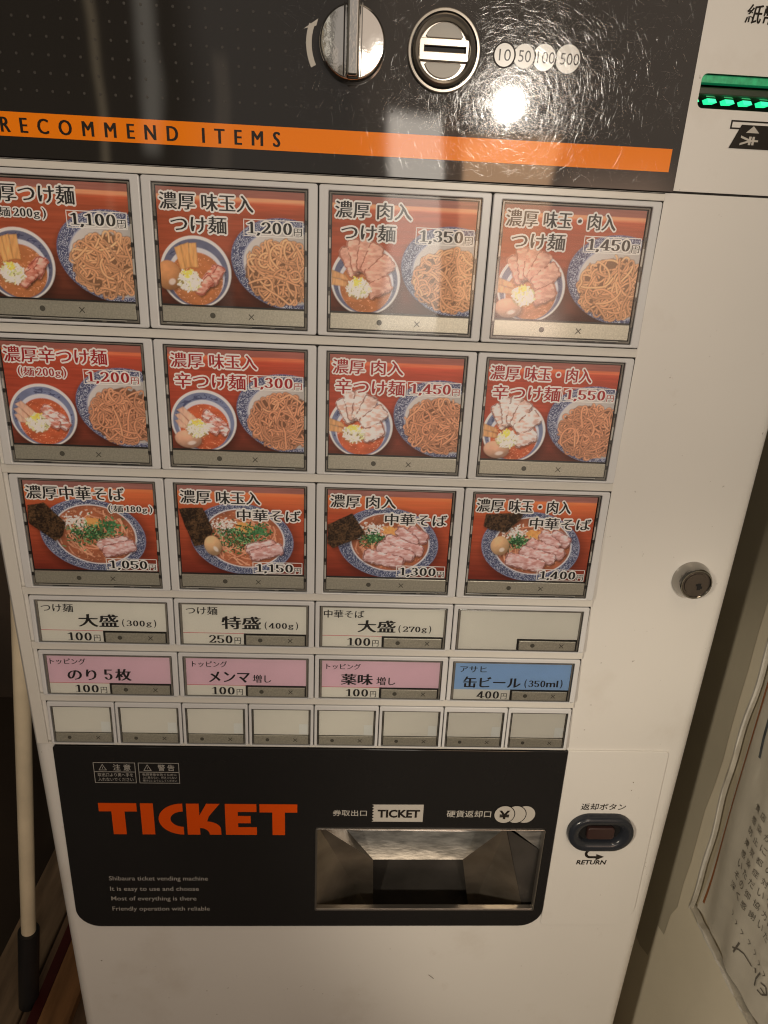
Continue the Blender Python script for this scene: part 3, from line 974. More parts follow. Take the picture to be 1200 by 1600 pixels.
for i in range(32):
    for a in range(4):
        F.append((i * 4 + a, i * 4 + (a + 1) % 4, i * 4 + 4 + (a + 1) % 4, i * 4 + 4 + a))
mb.add(V, F, M_WELD)
V = []; F = []
for j in range(31):
    z2 = -0.6662 + j * .0122; wv = .0010 * math.sin(j * .9) + .0016 * math.sin(j * .31)
    V += [(-0.0250 + wv, -0.0015, z2), (-0.0250 + wv, -0.0080, z2), (-0.0222 + wv, -0.0086, z2), (-0.0205 + wv, -0.0050, z2)]
for i in range(30):
    for a in range(4):
        F.append((i * 4 + a, i * 4 + (a + 1) % 4, i * 4 + 4 + (a + 1) % 4, i * 4 + 4 + a))
mb.add(V, F, M_WELD)
on_wall(mb)
o = mb.build('film_edge', notice, NL)
tag(notice, 'wrinkled printed notice in a clear film sleeve on the side wall', 'notice')

# ------------------------------------------------------------------ the ticket machine
BASE = Vector((0.053, 0.18, STEP))
machine = empty('ticket_machine', BASE)
tag(machine, 'white ramen ticket vending machine with rows of picture buttons', 'vending machine')
ML = Vector((-BASE.x, -BASE.y, ZO - BASE.z))        # front coordinates -> local


def fin(mb, name, parent=machine, **kw):
    return mb.build(name, parent, tuple(ML) if parent is machine else (0, 0, 0), **kw)


def lean(v):
    """below the buttons the front leans out a little"""
    return (v[0], v[1] + (0.04 * (v[2] + 0.445) if v[2] < -0.445 else 0.0), v[2])


XL, XR, RC, YF = -0.2400, 0.334, 0.012, 0.003
SLOT = (0.0040, 0.2125, -0.6290, -0.5322)
BILL = (0.2310, 0.3150, 0.0480, 0.0665)
# cabinet: front sheets with the openings, rounded corners, sides
mb = MB()
mb.plate(rr(XL + RC, XR - RC, 0.0016, 0.42), [rr(*BILL, .0035)], YF, YF + .002, M_BODY)
mb.plate(rr(XL + RC, XR - RC, -0.445, 0.0002), [], YF, YF + .002, M_BODY)
mb.plate(rr(XL + RC, XR - RC, -1.009, -0.445), [rr(SLOT[0] - .006, SLOT[1] + .006, SLOT[2] - .004, SLOT[3] + .001, .002)], YF, YF + .002, M_BODY)
zs = [0.42, 0.0016, 0.0002, -0.2, -0.445, -0.6, -0.8, -1.009]
for side in (-1, 1):
    for za, zb in zip(zs[:-1], zs[1:]):
        if abs(za - zb) < .01: continue
        V, F = [], []
        for zz in (za, zb):
            for k in range(11):
                a = math.radians(90 * k / 10)
                x = (XL + RC - RC * math.sin(a)) if side < 0 else (XR - RC + RC * math.sin(a))
                V.append((x, YF + RC - RC * math.cos(a), zz))
            V.append((XL if side < 0 else XR, 0.36, zz))
        for k in range(11):
            F.append((k, k + 1, 13 + k, 12 + k) if side < 0 else (k, 12 + k, 13 + k, k + 1))
        mb.add(V, F, M_BODY)


def taper(v):
    v = lean(v); y = v[1] - (0 if v[2] >= -0.445 else 0)
    k = 1 + (0.04 * (v[2] + 0.445) if v[2] < -0.445 else 0.0) / 0.4657
    return (0.026 + (v[0] - 0.026) * k, v[1], v[2])


mb.map(taper)
mb.box(XL + .009, XR - .009, 0.355, 0.36, -1.009, 0.42, M_BODY)
mb.add([(XL, YF + RC, .42), (XR, YF + RC, .42), (XR, .36, .42), (XL, .36, .42)], [(0, 1, 2, 3)], M_BODY)
cab = fin(mb, 'cabinet', autosmooth=40)
cab['label'] = 'white enamel cabinet'
mb = MB()
mb.quad(XL + .012, XR - .002, 0.0002, 0.0016, YF + .0015, M_GAP)
fin(mb, 'door_gap')

# upper dark acrylic panel with its print
mb = MB()
DP = rr(-0.2340, 0.2248, 0.0008, 0.20)
hole_k = circ(0.0192, 0.0685, 0.0165, 32)
mb.plate(DP, [], 0.0, 0.0028, M_ACRY)
mb.quad(-0.2340, 0.2195, 0.0117, 0.0246, -0.0002, M_ORANGE)
text(mb, 'R  E  C  O  M  M  E  N  D     I  T  E  M  S', (-0.1890, -0.0236, 0.0137, 0.0218), -0.0004, M_DKINK, 0.0, bold=.00035)
for j in range(14):
    for i in range(50):
        x, zz = -0.2200 + 0.0091 * i, 0.0362 + 0.00912 * j
        if x > 0.2235: continue
        if (x - .0192) ** 2 + (zz - .0685) ** 2 < .0230 ** 2 or (x - .0727) ** 2 + (zz - .068) ** 2 < .0245 ** 2: continue
        if -.014 < x < .0 and .052 < zz < .086: continue
        if .098 < x < .158 and .054 < zz < .081: continue
        if .048 < x < .108 and zz > .088: continue
        mb.poly(circ(x, zz, 0.00082, 8), -0.00015, M_DOT)
# curved arrow left of the knob
A = [(0.0192 + 0.0270 * math.cos(math.radians(a)), 0.0685 + .0270 * math.sin(math.radians(a))) for a in range(207, 158, -6)]
Bq = [(0.0192 + 0.0238 * math.cos(math.radians(a)), 0.0685 + .0238 * math.sin(math.radians(a))) for a in range(207, 158, -6)]
for k in range(len(A) - 1): mb.poly([A[k], A[k + 1], Bq[k + 1], Bq[k]], -0.0002 - k * 1e-6, M_LTINK)
mb.poly([(-.0093, .0752), (-.0020, .0770), (-.0009, .0805)], -0.00022, M_LTINK)
# accepted coins
CO = [(0.1087, .0059, '10'), (0.1205, .0062, '50'), (0.1325, .0068, '100'), (0.1468, .0074, '500')]
for k, (x, r, t_) in enumerate(CO[::-1]):
    y = -0.0002 - k * .00012
    mb.poly(circ(x, .0684, r + .0009, 40), y, M_ACRY)
    mb.poly(circ(x, .0684, r, 40), y - .00004, M_LTINK)
    w = r * (.62 if len(t_) == 2 else .80)
    sh_ = .0014 if len(t_) == 3 else .0005
    text(mb, t_, (x - w + sh_, x + w * .93 + sh_, .0684 - .0030, .0684 + .0030), y - .00008, M_DKINK, 0.0)
text(mb, '硬貨投入口', (0.0570, 0.0905, 0.0945, 0.1015), -0.0002, M_LTINK, 0.01)
pan = fin(mb, 'upper_panel')
pan['label'] = 'dark dotted acrylic panel with an orange stripe'

# hairline scratches worn into the acrylic round the coin slot
mb = MB()
rs = np.random.RandomState(11)
for k in range(9000):
    if k < 7400:
        x, zz = 0.116 + rs.randn() * .031, 0.050 + rs.randn() * .023
    else:
        x, zz = rs.uniform(-.02, .222), rs.uniform(.002, .13)
    if .0112 < zz < .0256 and rs.rand() < .65: continue
    if x > .222 or x < -.2 or zz < .003 or zz > .14: continue
    if (x - .0192) ** 2 + (zz - .0685) ** 2 < .0225 ** 2 or (x - .0727) ** 2 + (zz - .068) ** 2 < .0225 ** 2: continue
    L = rs.uniform(.0015, .0075) * (1.0 if rs.rand() < .85 else 2.0); h = rs.uniform(0, math.pi); cv = rs.randn() * .12; w = rs.uniform(.000028, .000085)
    P = []
    for j in range(6):
        P.append((x, zz)); x += L / 5 * math.cos(h); zz += L / 5 * math.sin(h); h += cv
    V = []
    for j, (a, b) in enumerate(P):
        hh = math.atan2(P[min(j + 1, 5)][1] - P[max(j - 1, 0)][1], P[min(j + 1, 5)][0] - P[max(j - 1, 0)][0])
        nx_, nz_ = -math.sin(hh), math.cos(hh); ww = w * (1 if 0 < j < 5 else .3)
        V += [(a + nx_ * ww, -0.00045, b + nz_ * ww), (a + nx_ * ww * .5, -0.00045 - ww * .075, b + nz_ * ww * .5), (a - nx_ * ww * .5, -0.00045 - ww * .075, b - nz_ * ww * .5), (a - nx_ * ww, -0.00045, b - nz_ * ww)]
    F = [(j * 4 + a, j * 4 + a + 1, j * 4 + a + 5, j * 4 + a + 4) for j in range(5) for a in range(3)]
    mb.add(V, F, M_SCR)
o = fin(mb, 'scratches', smooth=True)
o['kind'] = 'stuff'

# return knob
mb = MB()
mb.lathe([(.0192, -.0002), (.0194, -.004), (.0188, -.0068), (.0178, -.0078), (.0120, -.0086), (.0060, -.0089), (.0001, -.0090)], .0192, .0685, M_CHROME, 64)
kn = fin(mb, 'knob', autosmooth=35)
mb = MB()
V, F = plate(rr(-.0042, .0042, -.0190, .0215, .0020, 5), [], -.0165, -.0070, .0016, 3)
mb.add([(v[0] * (1.0 if v[1] > -.010 else .8) + .0196, v[1], v[2] + .0690) for v in V], F, M_CHROME)
mb.box(.0192 - .0052, .0192 - .0044, -.0098, -.0080, .0515, .0868, M_GAP)
mb.box(.0192 + .0050, .0192 + .0056, -.0096, -.0080, .0515, .0868, M_DARKST)
g = fin(mb, 'knob_grip', kn, autosmooth=40)

# coin slot
CX, CZ = 0.0727, 0.0681
mb = MB()
mb.lathe([(.0213, -.0002), (.0213, -.0022), (.0208, -.0028), (.0196, -.0029)], CX, CZ, mat('grey coin ring', (0.50, 0.46, 0.40), 0.3, .6), 64)
mb.lathe([(.0196, -.0029), (.0192, .0002), (.0187, .0004), (.0184, -.0020)], CX, CZ, M_DARKST, 64)
mb.lathe([(.0186, -.0018), (.0181, -.0046), (.0170, -.0060), (.0158, -.0054), (.0150, -.0034), (.0147, .0002)], CX, CZ, M_STEEL, 64)
mb.poly(circ(CX, CZ, .0186, 48), -.0003, M_STEEL)
cs = fin(mb, 'coin_slot', autosmooth=40)
mb = MB()
mb.plate(rr(CX - .0146, CX + .0146, CZ - .0052, CZ + .0060, .001, 3), [rr(CX - .0116, CX + .0126, CZ - .0007, CZ + .0021)], -.0030, -.0012, M_STEEL, .0004)
mb.quad(CX - .0130, CX + .0138, CZ - .0014, CZ + .0026, -.0008, M_HOLE)
fin(mb, 'slot_bar', cs)
M_HALF = mat('grey half moon', (0.36, 0.335, 0.29), 0.4)
for sgn in (1, -1):
    mb = MB()
    c0 = CZ + .0004
    pts = [(CX + .0112 * math.cos(math.radians(a)), c0 + sgn * (.0046 + .0094 * math.sin(math.radians(a)))) for a in range(8, 173, 8)]
    pts = [(CX + .0100, c0 + sgn * .0062), (CX + .0110, c0 + sgn * .0072)] + pts[1:-1] + [(CX - .0110, c0 + sgn * .0072), (CX - .0100, c0 + sgn * .0062)]
    if sgn < 0: pts = pts[::-1]
    mb.plate(pts, [], -.0016, -.0004, M_HALF, .0003)
    fin(mb, 'half_moon_inlay', cs)

# banknote slot with its green lights
mb = MB()
bx0, bx1, bz0, bz1 = BILL
mb.box(bx0 - .003, bx1 + .003, .040, .041, bz0 - .004, bz1 + .004, M_HOLE)
mb.add([(bx0, YF + .0005, bz0), (bx1, YF + .0005, bz0), (bx1, .03, bz0 + .003), (bx0, .03, bz0 + .003)], [(0, 1, 2, 3)], mat('pale slot floor', (0.45, 0.44, 0.38), 0.25))
mb.add([(bx0, YF + .0005, bz1), (bx0, .040, bz1), (bx1, .040, bz1), (bx1, YF + .0005, bz1)], [(0, 1, 2, 3)], M_HOLE)
mb.add([(bx0 + .0002, YF + .0005, bz0), (bx0 + .0002, .040, bz0), (bx0 + .0002, .040, bz1), (bx0 + .0002, YF + .0005, bz1)], [(0, 1, 2, 3)], M_GREEND)
bs = fin(mb, 'banknote_slot')
mb = MB()
mb.box(bx0 + .0006, bx1, .0062, .012, .0624, .0664, M_GREEN)
fin(mb, 'upper_light_bar', bs)
mb = MB()
V, F = plate(rr(bx0 + .0006, bx1, .0563, .0606, .0010, 4), [], .008, .02, .0008, 2)
mb.add(V, F, M_GREEND)
fin(mb, 'guide_bar', bs)
mb = MB()
for k in range(9):
    x = bx0 + .0002 + k * .0113 - .004
    xa = max(x, bx0 + .0004)
    n0 = len(mb.V)
    V = [(xa, .0072, .0543), (x + .0052, .0072, .0542), (x + .0066, .0072, .0523), (x + .0012 if k else xa, .0072, .0521),
         (xa, .014, .0543), (x + .0052, .014, .0542), (x + .0066, .014, .0523), (x + .0012 if k else xa, .014, .0521)]
    mb.add(V, [(0, 3, 2, 1), (0, 1, 5, 4), (1, 2, 6, 5), (2, 3, 7, 6), (3, 0, 4, 7)], M_GREENL)
    mb.add([(xa, .0090, .0560), (x + .0050, .0090, .0559), (x + .0060, .0090, .0553), (xa, .0090, .0554)], [(0, 3, 2, 1)], M_GREEN)
fin(mb, 'light_row', bs)
# print on the white banknote section
mb = MB()
text(mb, '紙幣', (0.2500, 0.2700, 0.0925, 0.1022), YF - .0002, M_DKINK, 0.018, shear=.1)
fin(mb, 'banknote_lettering')
mb = MB()
mb.plate([(.2545, .0379), (.300, .0379), (.300, .0428), (.2545, .0428)], [[(.2555, .0388), (.299, .0388), (.299, .0419), (.2555, .0419)]], YF - .0002, YF + .0001, M_DKINK)
mb.poly([(.2560, .0274), (.2960, .0274), (.2900, .0405), (.2615, .0405)], YF - .0004, M_DKINK)
mb.poly([(.2650, .0362), (.2735, .0362), (.2692, .0400)], YF - .0006, M_LTINK)
text(mb, '¥', (.2624, .2738, .0292, .0346), YF - .0006, M_LTINK, 0.015, rot=math.pi / 2)
fin(mb, 'banknote_symbol')

# ------------------------------------------------------------------ rails between the button rows
ZR = [(-.00501, -.09715), (-.10407, -.19534), (-.2027, -.29342), (-.30093, -.34219), (-.35016, -.39168), (-.39961, -.4408)]
BXL, BXR = -0.2200, 0.2200
mb = MB()
mb.box(BXL - .001, BXR + .001, .0026, .0029, -.4435, .0000, M_GAP)
rails = [(-.0006, -.0048)] + [(ZR[k][1] - .0006, ZR[k + 1][0] + .0006) for k in range(5)] + [(ZR[5][1] - .0006, -.4438)]
fin(mb, 'button_backing')
for za, zb in rails:
    mb = MB()
    mb.plate(rr(BXL - .0036, BXR + .0006, zb, za, .0004, 2), [], .0002, .0024, M_RAIL, .0004, 1)
    o = fin(mb, 'rail')
mb = MB()
mb.plate(rr(-0.2330, BXL - .0040, -.4438, -.0006, .0006, 2), [], .0006, .0029, M_RAIL, .0006, 1)
fin(mb, 'side_trim')


# ------------------------------------------------------------------ the selection buttons
def marks(mb, cx, xx, z, y, r=.0018, h=.0017):
    mb.poly(circ(cx, z, r, 22), y, M_KEYI)
    for sgn in (1, -1):
        d = .00030
        a, b = (xx - h, z - sgn * h), (xx + h, z + sgn * h)
        n_ = Vector((-(b[1] - a[1]), b[0] - a[0])).normalized() * d
        mb.poly([(a[0] + n_.x, a[1] + n_.y), (a[0] - n_.x, a[1] - n_.y), (b[0] - n_.x, b[1] - n_.y), (b[0] + n_.x, b[1] + n_.y)][::sgn], y - (0.000004 if sgn > 0 else 0), M_KEYI)


def seat(o, col_x, row):
    za, zb = ZR[row]
    o.parent = machine
    o.location = Vector((col_x, -0.00126, (za + zb) / 2)) + ML
    o.rotation_euler = (-math.atan2(.00252, za - zb), 0, 0)


def bezel(w, h, win, yb=.0030):
    mb = MB()
    mb.plate(rr(-w / 2 + .0004, w / 2 - .0004, -h / 2 + .0002, h / 2 - .0002, .0016, 4), [rr(*win, .0004, 2)], 0.0, yb, M_BEZEL, .0007, 2)
    return mb


_share = {}


def tray(win, card, yb=.0026):
    """smoky clear holder showing round the card, with little catch tabs"""
    x0, x1, z0, z1 = win; a0, a1, b0, b1 = card
    mb = MB()
    mb.quad(x0 - .0005, x1 + .0005, z0 - .0005, z1 + .0005, yb, M_TRAYD)
    e = .0004
    mb.plate(rr(x0 + .0006, x1 - .0006, z0 + .0006, z1 - .0007, .0006, 2), [rr(a0 - e, a1 + e, b0 - e, b1 + e)], .0010, .0022, M_TRAY, .0003, 1)
    return mb


def big_button(col, row, img, texts, label):
    cx = (-.055 + .110 * (col - .0)); h = ZR[row][0] - ZR[row][1]
    win = (-.0486, .0486, -.0437, .0424)
    key = ('big', row)
    if key not in _share:
        _share[key] = bezel(.110, h, win).build('selection_button', autosmooth=40)
        b = _share[key]
    else:
        b = bpy.data.objects.new('selection_button', _share[key].data); SC.collection.objects.link(b)
    seat(b, cx, row)
    b['label'] = label
    if 'tray' not in _share:
        mb = tray(win, (-.0464, .0464, -.0412, .0404))
        rg = random.Random(2)
        for s in (-1, 1):
            for zc in (.030, .012, -.008, -.026):
                L = rg.uniform(.003, .007)
                mb.box(s * .0473 - .0006, s * .0473 + .0006, .0006, .0011, zc - L, zc + L, M_TRAYL if rg.random() < .5 else M_TRAY)
                mb.box(s * .0473 - .0009, s * .0473 + .0009, .0004, .0011, zc - L - .003, zc - L - .0005, M_TRAYD)
        for xc in (-.028, .018, .033):
            mb.box(xc - .006, xc + .006, .0005, .0011, -.0430, -.0424, M_TRAYD)
        mb.box(-.044, .040, .0006, .0011, -.0422, -.0418, M_TRAYL)
        _share['tray'] = mb.build('card_tray', b)
        mb = MB()
        mb.plate(rr(-.0464, .0464, -.0411, -.0309, .0003, 2), [], .0010, .0024, M_KEY, .0003, 1)
        marks(mb, -.0137, .0116, -.0362, .00085)
        _share['keybar'] = mb.build('key_bar', b)
        mb = MB()
        mb.quad(-.0484, .0484, -.0434, .0421, .0002, M_COVER)
        _share['cover'] = mb.build('clear_cover', b)
    else:
        for k in ('tray', 'keybar', 'cover'):
            o = bpy.data.objects.new(_share[k].name.split('.')[0], _share[k].data); SC.collection.objects.link(o); o.parent = b
    mb = MB()
    picture(mb, img)
    texts(mb)
    o = mb.build('menu_card', b, (0, .0021, 0))
    bake_print(o, mb)
    return b


YT = -0.00006


def price(mb, txt, box, ink_, low=False):
    x0, x1, z0, z1 = box
    w = .00055
    for q in ((x0, x1, z1 - w, z1), (x0, x1, z0, z0 + w), (x0, x0 + w, z0, z1), (x1 - w, x1, z0, z1)):
        mb.quad(*q, YT, M_PWHITE)
    hz = z1 - z0
    number(mb, txt, (x0 + .0022, x1 - .0066, z0 + .0018, z1 - .0015), YT - .00003, ink_, M_PWHITE, .0010)
    mincho(mb, '円', (x1 - .0060, x1 - .0009, z0 + .0012, z0 + .0058), YT - .0004, ink_, M_PWHITE, .0006, .6)


def t_row1(a, b_, pr, a_x1, bx=(-.038, -.0025), ik=None):
    ik = ik or M_BLACK

    def f(mb):
        for t_, x0, x1 in a: mincho(mb, t_, (x0, x1, .0272, .0371), YT, ik, M_PWHITE)
        for t_, x0, x1, z0, z1 in b_: mincho(mb, t_, (x0, x1, z0, z1), YT - .0005, ik, M_PWHITE)
        price(mb, pr, (.0076, .0456, .0136, .0238), ik)
    return f


def gram(mb, txt, box, ik, halo=True, lead='麺'):
    """(麺 200g) - small line"""
    x0, x1, z0, z1 = box; w = x1 - x0; hl = M_PWHITE if halo else None
    mincho(mb, '(', (x0, x0 + w * .07, z0, z1), YT - .0008, ik, hl, .0009, .5)
    mincho(mb, lead, (x0 + w * .11, x0 + w * .33, z0 + .0008, z1 - .0006), YT - .0008, ik, hl, .0009, .9)
    number(mb, txt, (x0 + w * .38, x0 + w * .76, z0 + .0012, z1 - .0008), YT - .0008, ik, hl, .0009)
    mincho(mb, 'g', (x0 + w * .77, x0 + w * .88, z0 + .0002, z0 + (z1 - z0) * .62), YT - .0008, ik, hl, .0009, 1.4)
    mincho(mb, ')', (x0 + w * .93, x1, z0, z1), YT - .0008, ik, hl, .0009, .5)


NK = lambda a, b: ('濃厚', a, b)
LB = 'menu button with a picture of '


def r1c1(mb):
    mincho(mb, '濃厚つけ麺', (-.0445, .0136, .0268, .0375), YT, M_BLACK, M_PWHITE)
    gram(mb, '200', (-.0372, -.0045, .0174, .0242), M_BLACK)
    price(mb, '1,100', (.0072, .0450, .0136, .0238), M_BLACK)


def r2c1(mb):
    mincho(mb, '濃厚辛つけ麺', (-.0448, .0232, .0266, .0370), YT, M_RED, M_PWHITE)
    gram(mb, '200', (-.0365, -.0045, .0168, .0240), M_RED)
    price(mb, '1,200', (.0062, .0444, .0134, .0236), M_RED)


def row(a, b_, pr, ik):
    return t_row1(a, b_, pr, 0, ik=ik)


TS = lambda x0=-.0378, x1=-.0030: [('つけ麺', x0, x1, .0140, .0240)]
KT = [('辛つけ麺', -.0420, .0060, .0134, .0238)]
AT = [('濃厚', -.0442, -.0222), ('味玉入', -.0180, .0140)]
NT = [('濃厚', -.0442, -.0222), ('肉入', -.0175, .0044)]
AN = [('濃厚', -.0448, -.0242), ('味玉・肉入', -.0202, .0268)]
cards = [
    (-1, 0, tsukemen(1, False, False, False, -2.0), r1c1, LB + 'dipping noodles at 1,100 yen, black title'),
    (0, 0, tsukemen(2, False, True, False), row(AT, TS(), '1,200', M_BLACK), LB + 'dipping noodles with egg at 1,200 yen'),
    (1, 0, tsukemen(3, False, False, True), row(NT, TS(-.040, -.0055), '1,350', M_BLACK), LB + 'dipping noodles with sliced pork at 1,350 yen'),
    (2, 0, tsukemen(4, False, True, True), row(AN, TS(-.040, -.0050), '1,450', M_BLACK), LB + 'dipping noodles with egg and pork at 1,450 yen, black title'),
    (-1, 1, tsukemen(5, True, False, False), r2c1, LB + 'spicy dipping noodles at 1,200 yen, red title'),
    (0, 1, tsukemen(6, True, True, False), row(AT, KT, '1,300', M_RED), LB + 'spicy dipping noodles with egg at 1,300 yen, red title'),
    (1, 1, tsukemen(7, True, False, True), row(NT, KT, '1,450', M_RED), LB + 'spicy dipping noodles with white pork slices at 1,450 yen, red title'),
    (2, 1, tsukemen(8, True, True, True), row(AN, KT, '1,550', M_RED), LB + 'spicy dipping noodles with egg and pork at 1,550 yen'),
]
for c_, r_, img, tx, lb in cards: big_button(c_, r_, img, tx, lb)


def s_row(a, pr, two=True):
    def f(mb):
        for t_, x0, x1 in a: mincho(mb, t_, (x0, x1, .0264, .0366), YT, M_BLACK, M_PWHITE)
        if two: mincho(mb, '中華そば', (-.0030, .0436, .0136, .0230), YT - .0005, M_BLACK, M_PWHITE)
        else: gram(mb, '180', (.0134, .0452, .0172, .0238), M_BLACK)
        price(mb, pr, (.0073, .0452, -.0296, -.0197), M_BLACK)
    return f


cards = [
    (-1, soba(11, None, False, [(-46, 14), (-45, 21), (-33, 23.5), (-19, 8), (-22, -2), (-28, -7), (-46, 7)]), s_row([('濃厚中華そば', -.0448, .0252)], '1,050', False), LB + 'ramen with greens and dark seaweed at 1,050 yen'),
    (0, soba(12, (-22, -7.2, 8.2, 6.4, 105), False, [(-46, 22), (-28.4, 23.3), (-21.6, 6.2), (-26, -6), (-36, -8), (-42, 8)]), s_row(AT, '1,150'), LB + 'ramen with egg and greens at 1,150 yen'),
    (1, soba(13, None, True, [(-46, 12.5), (-27.8, 22), (-17.8, 7), (-22, 2), (-42, -6.5), (-46, -3)]), s_row(NT, '1,300'), LB + 'ramen with five pork slices at 1,300 yen'),
    (2, soba(14, (-24, -1, 7.2, 8.0, 10), True, [(-37, 24.5), (-8.6, 26.5), (-10, 21), (-20.5, 10), (-33, 12), (-38.4, 15)]), s_row(AN, '1,400'), LB + 'ramen with egg and pork slices at 1,400 yen'),
]
for c_, img, tx, lb in cards: big_button(c_, 2, img, tx, lb)


# half-height buttons, rows four and five
def half_button(col, row, kind, lines, pr, label):
    cx = -.055 + .110 * col; h = ZR[row][0] - ZR[row][1]
    win = (-.0512, .0502, -.0200, .0168) if row == 3 else (-.0512, .0502, -.0200, .0170)
    key = ('half', row)
    if key not in _share:
        _share[key] = bezel(.110, h, win).build('selection_button', autosmooth=40); b = _share[key]
    else:
        b = bpy.data.objects.new('selection_button', _share[key].data); SC.collection.objects.link(b)
    seat(b, cx, row); b['label'] = label
    if 'htray' not in _share:
        mb = tray(win, (-.0488, .0482, -.0192, .0152))
        _share['htray'] = mb.build('card_tray', b)
        mb = MB()
        mb.quad(-.0004, .0484, -.0193, -.0102, .0016, M_TRAYD)
        mb.plate(rr(.0006, .0472, -.0190, -.0108, .0003, 2), [], .0007, .0022, M_KEY, .0003, 1)
        marks(mb, .0118, .0356, -.0148, .00055)
        _share['hkey'] = mb.build('key_bar', b)
        mb = MB(); mb.quad(-.0510, .0500, -.0198, .0166, .0002, M_COVER)
        _share['hcover'] = mb.build('clear_cover', b)
    else:
        for k in ('htray', 'hkey', 'hcover'):
            o = bpy.data.objects.new(_share[k].name.split('.')[0], _share[k].data); SC.collection.objects.link(o); o.parent = b
    mb = MB()
    top = {'cream': M_CREAM, 'pink': M_PINK, 'blue': M_BLUE}[kind]
    if pr:
        mb.quad(-.0488, .0482, -.0092, .0152, 0, top)
        mb.quad(-.0488, -.0012, -.0192, -.00965, 0, M_CREAM)
        if kind != 'blue': mb.quad(-.0488, -.0012, -.00965, -.0092, 0, M_REDLINE)
        else: mb.quad(-.0488, -.0012, -.00965, -.0092, 0, top)
        number(mb, pr, (-.0292, -.0096, -.0182, -.0112), YT, M_BLACK)
        mincho(mb, '円', (-.0086, -.0036, -.0186, -.0130), YT, M_BLACK, None, 0, .4)
    else:
        mb.plate([(-.0488, -.0192), (-.0012, -.0192), (-.0012, -.0092), (.0482, -.0092), (.0482, .0152), (-.0488, .0152)], [], 0, .0002, M_CREAM)
    for t_, box, hv in lines:
        if t_[0] == '#': number(mb, t_[1:], box, YT, M_BLACK)
        else: mincho(mb, t_, box, YT, M_BLACK, None, 0, hv)
    mb.build('menu_card', b, (0, .0014, 0))
    return b


def grams(n_, x0, z0, z1, unit='g'):
    w = .0262 if unit == 'g' else .0320
    L = [('(', (x0, x0 + .0016, z0, z1), .7), ('#' + n_, (x0 + .0030, x0 + .0180, z0 + .0010, z1 - .0010), 1)]
    if unit == 'g': L.append(('g', (x0 + .0186, x0 + .0226, z0 + .0002, z1 - .0024), 1.3))
    else: L.append(('ml', (x0 + .0186, x0 + .0282, z0 + .0011, z1 - .0008), 1.6))
    L.append((')', (x0 + w - .0016, x0 + w, z0, z1), .7))
    return L


PB = 'half height button with '
half_button(-1, 3, 'cream', [('つけ麺', (-.0468, -.0225, .0064, .0134), .8), ('大盛', (-.0190, .0112, -.0060, .0050), 1.6)] + grams('300', .0143, -.0058, .0012), '100', PB + 'cream card for large 300 g portion at 100 yen')
half_button(0, 3, 'cream', [('つけ麺', (-.0458, -.0214, .0066, .0136), .8), ('特盛', (-.0180, .0122, -.0056, .0056), 1.6)] + grams('400', .0155, -.0054, .0016), '250', PB + 'cream card for 400 g portion at 250 yen')
half_button(1, 3, 'cream', [('中華そば', (-.0478, -.0160, .0064, .0132), .8), ('大盛', (-.0205, .0092, -.0060, .0048), 1.6)] + grams('270', .0120, -.0060, .0010), '100', PB + 'cream card for large 270 g portion at 100 yen')
half_button(2, 3, 'cream', [], None, PB + 'blank cream card')
half_button(-1, 4, 'pink', [('トッピング', (-.0466, -.0186, .0074, .0130), .8), ('のり', (-.0336, -.0112, -.0068, .0030), 1.5), ('#5', (-.0050, .0024, -.0062, .0036), 1), ('枚', (.0044, .0166, -.0068, .0040), 1.5)], '100', PB + 'pink card for seaweed topping')
half_button(0, 4, 'pink', [('トッピング', (-.0438, -.0158, .0072, .0128), .8), ('メンマ', (-.0305, .0020, -.0068, .0032), 1.5), ('増し', (.0048, .0196, -.0066, .0008), .9)], '100', PB + 'pink card for bamboo shoot topping')
half_button(1, 4, 'pink', [('トッピング', (-.0452, -.0172, .0072, .0126), .8), ('薬味', (-.0328, -.0070, -.0072, .0032), 1.5), ('増し', (-.0036, .0118, -.0070, .0006), .9)], '100', PB + 'pink card for extra condiment')
half_button(2, 4, 'blue', [('アサヒ', (-.0448, -.0228, .0066, .0124), .8), ('缶ビール', (-.0412, .0068, -.0078, .0026), 1.4)] + grams('350', .0104, -.0074, .0008, 'ml'), '400', PB + 'blue card for canned beer at 400 yen')

# eight small blank buttons
for i in range(8):
    cx = -.1925 + .055 * i; h = ZR[5][0] - ZR[5][1]
    win = (-.0248, .0246, -.0196, .0158)
    if i == 0:
        b = bezel(.055, h, win).build('selection_button', autosmooth=40); _share['s'] = b
    else:
        b = bpy.data.objects.new('selection_button', _share['s'].data); SC.collection.objects.link(b)
    seat(b, cx, 5)
    b['label'] = 'small blank button in the bottom row'; b['group'] = 'small blank buttons in the bottom row'
    if i == 0:
        _share['s1'] = tray(win, (-.0232, .0230, -.0184, .0144)).build('card_tray', b)
        mb = MB(); mb.plate(rr(-.0231, .0229, -.0187, -.0102, .0003, 2), [], .0008, .0022, M_KEY, .0003, 1)
        marks(mb, -.0118, .0118, -.0146, .00065, .0016, .0016)
        _share['s2'] = mb.build('key_bar', b)
        mb = MB(); mb.quad(-.0231, .0229, -.0096, .0148, 0, M_CREAM)
        mb.quad(.0150, .0222, -.0090, .0010, -.0002, mat('translucent patch', ink('c4bba6'), .3))
        _share['s3'] = mb.build('menu_card', b, (0, .0014, 0))
        mb = MB(); mb.quad(-.0246, .0244, -.0194, .0156, .0002, M_COVER)
        _share['s4'] = mb.build('clear_cover', b)
    else:
        for k in ('s1', 's2', 's3', 's4'):
            o = bpy.data.objects.new(_share[k].name.split('.')[0], _share[k].data); SC.collection.objects.link(o); o.parent = b; o.location = _share[k].location

